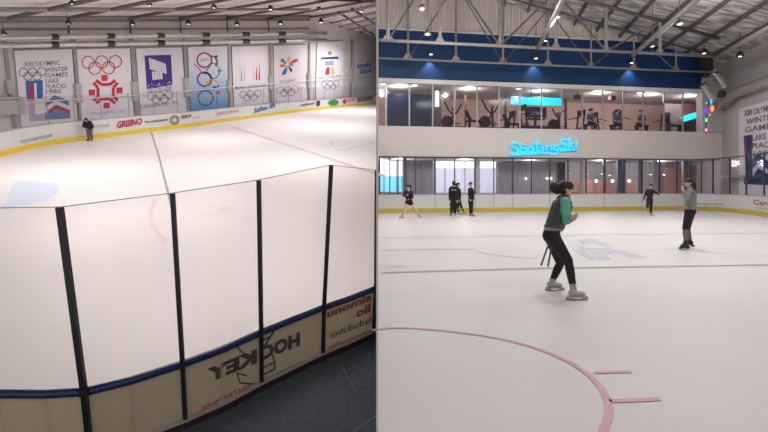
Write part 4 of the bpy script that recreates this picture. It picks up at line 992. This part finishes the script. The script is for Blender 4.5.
    def lab(c):
        best = 9; kk = ''
        for k, a, e, ra, rc in prims:
            ab = e-a; q = max(0, min(1, (c-a).dot(ab)/ab.length_squared)); dd = (c-a-ab*q).length-(ra+(rc-ra)*q)
            if dd < best: best = dd; kk = k; tq = q
        return kk, tq
    bs = V(t['_base']); FL = [lab(f.calc_center_median()) for f in bm.faces]
    VN = [v.normal.copy() for v in bm.verts]; VC = [v.co.copy() for v in bm.verts]
    FV = [[v.index for v in f.verts] for f in bm.faces]; FC = [f.calc_center_median() for f in bm.faces]
    body = B(); body.v = VC; body.f = [tuple(f) for f in FV]
    build('body', body, M[skin], t, smooth=True)
    bm.free(); bpy.data.meshes.remove(ev)
    for nm, keys, m_, off, test in clothes:
        fs = [i for i, (k, q) in enumerate(FL) if k in keys and (test is None or test(FC[i], k, q))]
        if not fs: continue
        mp = {}; g = B()
        for i in fs:
            for v in FV[i]:
                if v not in mp: mp[v] = len(g.v); g.v.append(VC[v]+VN[v]*off)
            g.f.append(tuple(mp[v] for v in FV[i]))
        o = build(nm, g, M[m_], t, smooth=True)
        sd = o.modifiers.new('thick', 'SOLIDIFY'); sd.thickness = off*.9; sd.offset = -1
    # hair
    g = B()
    g.ell(h+up_*.042*s-face*.011*s, .085*s, .106*s, .086*s, R, 18, 12); g.ell(h-up_*.005*s-face*.04*s, .08*s, .075*s, .085*s, R, 16, 11)
    if hairstyle == 'bun': g.ell(h-face*.135*s+up_*.012*s, .06*s, .062*s, .062*s, R, 12, 9); g.ell(h-face*.09*s+up_*.02*s, .045*s, .05*s, .045*s, R)
    if hairstyle == 'bigbun':
        g.ell(h-face*.165*s-up_*.005*s, .085*s, .078*s, .085*s, R, 14, 10); g.ell(h-face*.12*s-up_*.04*s, .06*s, .06*s, .06*s, R); g.ell(h-face*.09*s+up_*.02*s, .055*s, .06*s, .06*s, R)
    if hairstyle == 'pony':
        pts = [h-face*.09*s+up_*.05*s, h-face*.15*s+up_*.02*s, h-face*.17*s-up_*.07*s, h-face*.15*s-up_*.17*s]; g.tube(pts, [.03*s, .042*s, .036*s, .012*s], 10)
    if hairstyle == 'helmet': pass
    build('hair' if hairstyle != 'helmet' else 'helmet', g, M['hair' if hairstyle != 'helmet' else 'bootK'], t, smooth=True)
    if eyes:
        for q in (-1, 1):
            g = B(); g.ell(h+side*q*.03*s+face*.088*s+up_*.006*s, .012*s, .008*s, .008*s, R, 10, 7); build('eye', g, M['eye'], t, smooth=True)
        g = B(); g.ell(h+face*.083*s-up_*.062*s, .022*s, .008*s, .007*s, R, 10, 7); build('mouth', g, M['lip'], t, smooth=True)
    # skates
    if build_feet:
        for k in 'AB':
            fd = V((foot_dir or {}).get(k, face)); kd = (J['kn'+k]-J['an'+k]).normalized()
            pitch = V((fd.x, fd.y, fd.z)).normalized(); an = J['an'+k]
            upf = (UPZ - pitch*pitch.z).normalized(); sd_ = pitch.cross(upf)
            Rf = Matrix((sd_, pitch, upf)).transposed(); g = B()
            cap(g, an+kd*.085*s, an-upf*.02*s, .048*s, .047*s); cap(g, an-upf*.035*s-pitch*.035*s, an-upf*.052*s+pitch*.13*s, .042*s, .032*s)
            g.box(an-upf*.088*s+pitch*.05*s, .07*s, .27*s, .02*s, ax=(sd_, pitch, upf)); g.box(an-upf*.1*s-pitch*.05*s, .05*s, .06*s, .035*s, ax=(sd_, pitch, upf))
            o = build('skate', g, M[boots], t, smooth=False)
            if blades:
                g = B(); P_ = lambda x, z: an+pitch*x*s-upf*z*s-sd_*.002*s
                g.prism([P_(-.11, .135), P_(.17, .135), P_(.2, .118), P_(.19, .098), P_(.13, .1), P_(.1, .118), P_(.0, .118), P_(-.02, .1), P_(-.1, .1)], sd_*.005*s); build('blade', g, M['blade'], o)
    return t
def Jt(D, table, depth=None, fr='R'):
    out = {}
    for k, (u, v, dy) in table.items():
        out[k] = CAM+ray('R', u, v)*(D+dy)
    return out
def simple_top(z): return None
LEGS = ('thighA', 'thighB', 'shinA', 'shinB', 'hip')
# 1 near skater
D = 7.25
J = Jt(D, dict(head=(566.3, 189.0, -.02), neck=(563.2, 197, 0), shA=(565, 202, -.17), shB=(562.5, 201, .17), elA=(566.8, 220.5, -.22), elB=(568, 219.5, .2), haA=(571.2, 218.3, -.3), haB=(573, 218, -.02),
  hipA=(551.6, 235.5, -.09), hipB=(551, 235.5, .1), knA=(568.3, 260.5, -.2), knB=(560.3, 263, .18), anA=(573.6, 290.3, -.34), anB=(551.8, 281.8, .28)))
zb = lambda u, v: ICER.pt(u, v)
t1 = person('skater with dark hair bun, charcoal vest and mint green sleeves gliding bent forward', (J['hipA'].x, D, 0), J, (1, -.12, -.18), None, hairstyle='bigbun', vox=.007, hipw=1.22,
  foot_dir={'A': V((1, -.05, .02)), 'B': V((1, .05, 0))}, s=1.0,
  clothes=(('leggings', LEGS, 'blackcloth', .006, lambda c, k, q: c.z < 1.02), ('vest', ('torso', 'hip'), 'vest', .028, lambda c, k, q: c.z > .96+.35*(c.x-J['hipA'].x)*0), ('vest_hem', ('torso', 'hip'), 'greytop', .024, lambda c, k, q: .93 < c.z < .975), ('sleeve', ('uarmA', 'farmA'), 'green', .024, lambda c, k, q: not (k.startswith('farm') and q > .95)), ('sleeve', ('uarmB', 'farmB'), 'green', .024, lambda c, k, q: not (k.startswith('farm') and q > .95)), ('collar', ('neck',), 'vest', .012, lambda c, k, q: q < .4)))
for du in ((549, 243, 541, 265.5), (551.5, 246, 548, 266.5)):
    b = B(); p, q = CAM+ray('R', du[0], du[1])*(D+.05), CAM+ray('R', du[2], du[3])*(D+.05); b.tube([p, q], .014, 8); build('hanging_strap', b, M['steelD'], t1)
# 2 girl in grey top
D = 12.25
J = Jt(D, dict(head=(688.3, 183.2, 0), neck=(690, 188, 0), shA=(690, 191, -.17), shB=(690.5, 191, .17), elA=(687.5, 199.5, -.25), elB=(686, 198, .22), haA=(684, 191.5, -.16), haB=(683.5, 191, .02),
  hipA=(690, 211.5, -.09), hipB=(690.3, 211.5, .09), knA=(685.3, 228, -.08), knB=(687.5, 228, .12), anA=(685.8, 243.6, -.05), anB=(690, 241.2, .3)))
person('skater in grey long sleeved top, black shorts and black boots with raised hands', (J['hipA'].x, D, 0), J, (-1, -.15, .05), None, hairstyle='pony', vox=.009, hipw=1.25, boots='bootK',
  foot_dir={'A': V((-1, -.2, -.05)), 'B': V((-.7, .6, 0))},
  clothes=(('shorts', LEGS, 'blackcloth', .010, lambda c, k, q: c.z < 1.06 and not k.startswith('shin')), ('stocking', ('shinA', 'shinB'), 'greysock', .006, None), ('top', ('torso', 'hip'), 'greytop', .022, lambda c, k, q: c.z > .98), ('sleeve', ('uarmA', 'farmA'), 'greytop', .012, None), ('sleeve', ('uarmB', 'farmB'), 'greytop', .012, None)))
# 3 black figure skater
D = 25.2
J = Jt(D, dict(head=(651, 186.2, 0), neck=(650.2, 189, 0), shA=(647, 190.8, 0), shB=(653.2, 190.6, .05), elA=(645.3, 195, -.1), elB=(656, 192.6, 0), haA=(643.5, 199.6, -.2), haB=(658.2, 194.6, 0),
  hipA=(648.4, 200.2, 0), hipB=(651, 200.2, 0), knA=(647.3, 205.5, -.25), knB=(651, 207, 0), anA=(648, 207.8, .2), anB=(650.8, 213.6, 0)))
person('small skater all in black dancing on one leg with arms spread', (J['hipB'].x, D, 0), J, (-.1, -1, -.1), None, vox=.01, foot_dir={'A': V((-.2, -.5, -.8)), 'B': V((.4, -1, 0))}, eyes=True,
  clothes=(('leotard', ('torso', 'hip', 'neck'), 'blackcloth', .012, lambda c, k, q: k != 'neck' or q < .5), ('tights', LEGS, 'blackcloth', .01, None), ('sleeve', ('uarmA', 'farmA'), 'blackcloth', .01, None), ('sleeve', ('uarmB', 'farmB'), 'blackcloth', .01, None)))
# 4 leotard skater
D = 23.4
J = Jt(D, dict(head=(408.2, 187.2, 0), neck=(408.6, 190.4, 0), shA=(405.2, 192.2, -.05), shB=(411.8, 192.2, .05), elA=(403.8, 196, -.15), elB=(412.5, 197.6, -.1), haA=(406.2, 195.5, -.3), haB=(409, 199.2, -.25),
  hipA=(407.3, 202.8, 0), hipB=(410.8, 202.8, 0), knA=(405.2, 209.6, -.1), knB=(415, 209.6, .1), anA=(401.8, 215.4, -.1), anB=(420, 214.6, .3)))
person('skater in black jacket with bare legs striding wide at the far left', (408.5/500*0+J['hipA'].x, D, 0), J, (-.8, -.6, -.1), None, vox=.01, skin='skinP', boots='skinP', foot_dir={'A': V((-1, -.2, -.2)), 'B': V((.9, -.2, -.55))},
  clothes=(('jacket', ('torso', 'hip'), 'blackcloth', .02, None), ('sleeve', ('uarmA', 'farmA'), 'blackcloth', .016, None), ('sleeve', ('uarmB', 'farmB'), 'blackcloth', .016, None), ('shorts', ('thighA', 'thighB'), 'blackcloth', .012, lambda c, k, q: q < .22)))
# 5 coat
D = 25.0
J = Jt(D, dict(head=(453.8, 183.6, 0), neck=(453.8, 187, 0), shA=(450.4, 188.6, 0), shB=(457.2, 188.6, 0), elA=(449.8, 194.6, 0), elB=(458, 194.6, 0), haA=(450, 200, -.1), haB=(457.6, 200, -.1),
  hipA=(452.2, 200.6, 0), hipB=(455.4, 200.6, 0), knA=(451.8, 207, 0), knB=(455.2, 207, 0), anA=(451.4, 213.2, 0), anB=(455, 213.2, 0)))
t5 = person('person in long black coat with white back lettering, left of the standing group', (J['hipA'].x+.1, D, 0), J, (.1, 1, 0), None, vox=.01, s=1.08, hairstyle='bun', foot_dir={'A': V((-.2, 1, 0)), 'B': V((.2, 1, 0))}, eyes=True,
  clothes=(('coat', ('torso', 'hip', 'neck'), 'blackcloth', .05, lambda c, k, q: k != 'neck' or q < .4), ('coat_skirt', ('thighA', 'thighB'), 'blackcloth', .05, lambda c, k, q: q < .6), ('trousers', ('thighA', 'thighB', 'shinA', 'shinB'), 'blackcloth', .015, None), ('sleeve', ('uarmA', 'farmA'), 'blackcloth', .03, None), ('sleeve', ('uarmB', 'farmB'), 'blackcloth', .03, None)))
p = Print(Plane('R', V((0, D-.21, 0)), V((0, -1, 0))), 0); p.text('STAFF', 451.4, 190.6, 456.2, 190.6, 1.1, bold=.03); p.done('back_lettering', M['boxgrey'], t5)
# 6 half hidden skater
D = 26.0
J = Jt(D, dict(head=(458.2, 184.8, 0), neck=(458.2, 188, 0), shA=(456.4, 189.6, .1), shB=(459.6, 189.6, -.1), elA=(456.2, 194.5, .1), elB=(460.6, 195, -.1), haA=(457, 199, .1), haB=(460, 199.4, -.2),
  hipA=(457.6, 201, .05), hipB=(459.4, 201, -.05), knA=(458, 207, .1), knB=(461.2, 207, -.1), anA=(458.6, 212.4, .2), anB=(464, 211.8, -.1)))
person('slim black clad skater half hidden behind the long coated person', (J['hipA'].x, D, 0), J, (.9, -.4, 0), None, vox=.01, s=.95, foot_dir={'A': V((1, -.2, 0)), 'B': V((1, -.3, -.1))},
  clothes=(('top', ('torso', 'hip'), 'blackcloth', .015, None), ('leggings', LEGS, 'blackcloth', .008, lambda c, k, q: not (k.startswith('shin') and q > .75)), ('sleeve', ('uarmA', 'farmA'), 'blackcloth', .012, None), ('sleeve', ('uarmB', 'farmB'), 'blackcloth', .012, None)))
# 7 standing right
D = 25.0
J = Jt(D, dict(head=(470.9, 184.4, 0), neck=(471, 187.6, 0), shA=(469, 189.4, .12), shB=(472.6, 189.4, -.12), elA=(468.8, 195, .12), elB=(473.4, 195.4, -.1), haA=(470, 199.2, -.1), haB=(473.6, 199.4, -.25),
  hipA=(470.2, 201, .06), hipB=(471.8, 201, -.06), knA=(470.4, 207.2, 0), knB=(471.6, 207.2, -.06), anA=(470.2, 213.2, .06), anB=(471.8, 213.4, -.06)))
person('slender person all in black standing upright, right of the standing group', (J['hipA'].x, D, 0), J, (.3, -.9, 0), None, vox=.01, foot_dir={'A': V((.6, -.8, 0)), 'B': V((.8, -.6, 0))}, 
  clothes=(('top', ('torso', 'hip', 'neck'), 'blackcloth', .014, lambda c, k, q: k != 'neck' or q < .5), ('trousers', LEGS, 'blackcloth', .016, None), ('sleeve', ('uarmA', 'farmA'), 'blackcloth', .012, None), ('sleeve', ('uarmB', 'farmB'), 'blackcloth', .012, None)))
# gym visitors
def gym_person(u, label, faceu, hv, tt=1.0):
    D = WX(u, HZ, tt).y; f = faceu
    k = 500/D/500*1.0
    def q(x, z, dy): return V((u+x, HZ-(z-CAM.z)*500/D, dy))
    c = FZ+.55
    J = {n: CAM+ray('R', *q(*p_)[:2])*(D+p_[2]) for n, p_ in dict(head=(1.2*f, c+.72, 0), neck=(.3*f, c+.52, 0), shA=(-2.2, c+.42, -.08), shB=(2.6, c+.42, .1), elA=(-3.2, c+.16, -.2), elB=(4, c+.16, -.05), haA=(1.5*f, c+.05, -.3), haB=(4.5*f, c+.08, -.2), hipA=(-1.4, c-.03, 0), hipB=(1.4, c-.03, 0), knA=(4.2*f, c-.05, -.28), knB=(4.6*f, c-.05, .1), anA=(3.8*f, c-.42, -.28), anB=(4.4*f, c-.42, .1)).items()}
    person(label, (J['hipA'].x, D, FZ), J, (f*.8, -.4, -.1), None, vox=.014, boots='bootW', blades=False, foot_dir={'A': V((f, 0, 0)), 'B': V((f, 0, 0))},
     clothes=(('shirt', ('torso', 'hip'), 'bluegrey', .03, None), ('trousers', LEGS, 'equip', .02, None), ('sleeve', ('uarmA',), 'bluegrey', .025, None), ('sleeve', ('uarmB',), 'bluegrey', .025, None)))
    p = (J['hipA']+J['hipB'])/2; b = B(); b.box(V((p.x, p.y, FZ+.36)), .9, .4, .12); 
    t = thing('exercise_seat', 'padded black seat carrying '+label.replace('person', 'the person'), 'seat', (p.x, p.y, FZ), 'R', 'seats of the gym visitors'); t['label'] = 'padded black seat under the '+['left', 'middle', 'right'][0 if u < 600 else 1 if u < 630 else 2]+' person in the gym'
    b = B(); b.box(V((p.x, p.y, FZ+.36)), .8, .36, .1); build('pad', b, M['equip'], t, bevel=.03)
    for s_ in (-.3, .3):
        b = B(); b.box(V((p.x+s_, p.y, FZ+.155)), .08, .3, .31); build('leg', b, M['equip'], t)
gym_person(590.5, 'person in blue grey shirt seated left in the gym', 1, 117)
gym_person(616.5, 'person in blue grey shirt seated in the middle of the gym', 1, 116)
gym_person(641.5, 'person in blue grey shirt seated right in the gym', -1, 117)
# 8 skater on the left rink
bL = ICEL.pt(90.2, 140.7)
Df = bL.y
def lp(x, z, y=0): return bL+xl0*x+V((0, 0, z))+yl0*y
xl0 = V((math.cos(.55), math.sin(.55), 0)); yl0 = V((-math.sin(.55), math.cos(.55), 0))
hh = .86
J = {k: lp(x*hh, z*hh, y*hh) for k, (x, z, y) in dict(head=(-.16, 1.56, -.12), neck=(-.08, 1.43, -.05), shA=(-.26, 1.36, 0), shB=(.12, 1.36, .04), elA=(-.36, 1.1, -.05), elB=(.24, 1.12, 0), haA=(-.2, .98, -.2), haB=(.22, .93, -.15), hipA=(-.1, .93, .02), hipB=(.1, .93, .02), knA=(-.1, .5, -.08), knB=(.1, .52, -.08), anA=(-.08, .137, .02), anB=(.12, .137, .02)).items()}
person('skater in black jacket, helmet and mauve trousers beside the left rink boards', bL, J, (-.5, -.8, -.1), None, fr='L', vox=.011, s=1.0, hairstyle='helmet', boots='bootK', foot_dir={'A': V((-.4, -.9, 0)), 'B': V((.3, -.9, 0))},
  clothes=(('jacket', ('torso', 'hip', 'neck'), 'blackcloth', .035, lambda c, k, q: k != 'neck' or q < .6), ('trousers', LEGS, 'purple', .03, None), ('sleeve', ('uarmA', 'farmA'), 'blackcloth', .03, None), ('sleeve', ('uarmB', 'farmB'), 'blackcloth', .03, None)))

# =================================================================== LIGHT
w = bpy.data.worlds.new('hall_ambience'); sc.world = w; w.use_nodes = True
w.node_tree.nodes['Background'].inputs['Color'].default_value = (1, .97, .95, 1); w.node_tree.nodes['Background'].inputs['Strength'].default_value = .55
WARM = (1, .955, .935); COOL = (1, .97, .955)
for x, y, z, e in ((-14, 22, 5.6, 330), (-8, 16, 6.2, 330), (-12, 34, 6.6, 420), (-5, 26, 6.8, 420), (-6, 44, 7.6, 520), (-3.2, 10, 6.4, 200), (-5, 62, 8.5, 520), (-9, 50, 7.6, 300), (-3.6, 66, 8.2, 480)):  # the last one is added to brighten the dark far end of the wall
    light('AREA', 'hall_light', 'L', (x, y, z), e*.88, WARM, 3.5, (x, y, 0))
for x, y, z, e in ((4, 10, 9.5, 350), (10, 12, 9.0, 370), (5, 19, 9.5, 480), (13, 20, 8.2, 420), (3, 4, 8, 60)):
    light('AREA', 'hall_light', 'R', (x, y, z), e*.66, COOL, 2.5, (x, y, 0))
for i in (0, 1, 3, 8):
    u, v, tt, w_ = RLm[i]; p = WX(u, v, tt); light('POINT', 'pendant_glow', 'R', p-V((0, .3, .35)), 190, COOL, .25)
for u in (400, 470, 540, 600, 650, 690):
    p = wz(u, 7.2, 2.2); light('POINT', 'gym_lamp', 'R', p, 82, (1, .95, .93), .3)
for u in (400, 465, 530, 600, 660, 710):
    p = wz(u, 2.95, 2.4); light('POINT', 'lobby_lamp', 'R', p, 105, (1, .95, .95), .25)
for o in list(bpy.data.objects):
    for k in ('_fr', '_base'):
        if k in o: del o[k]
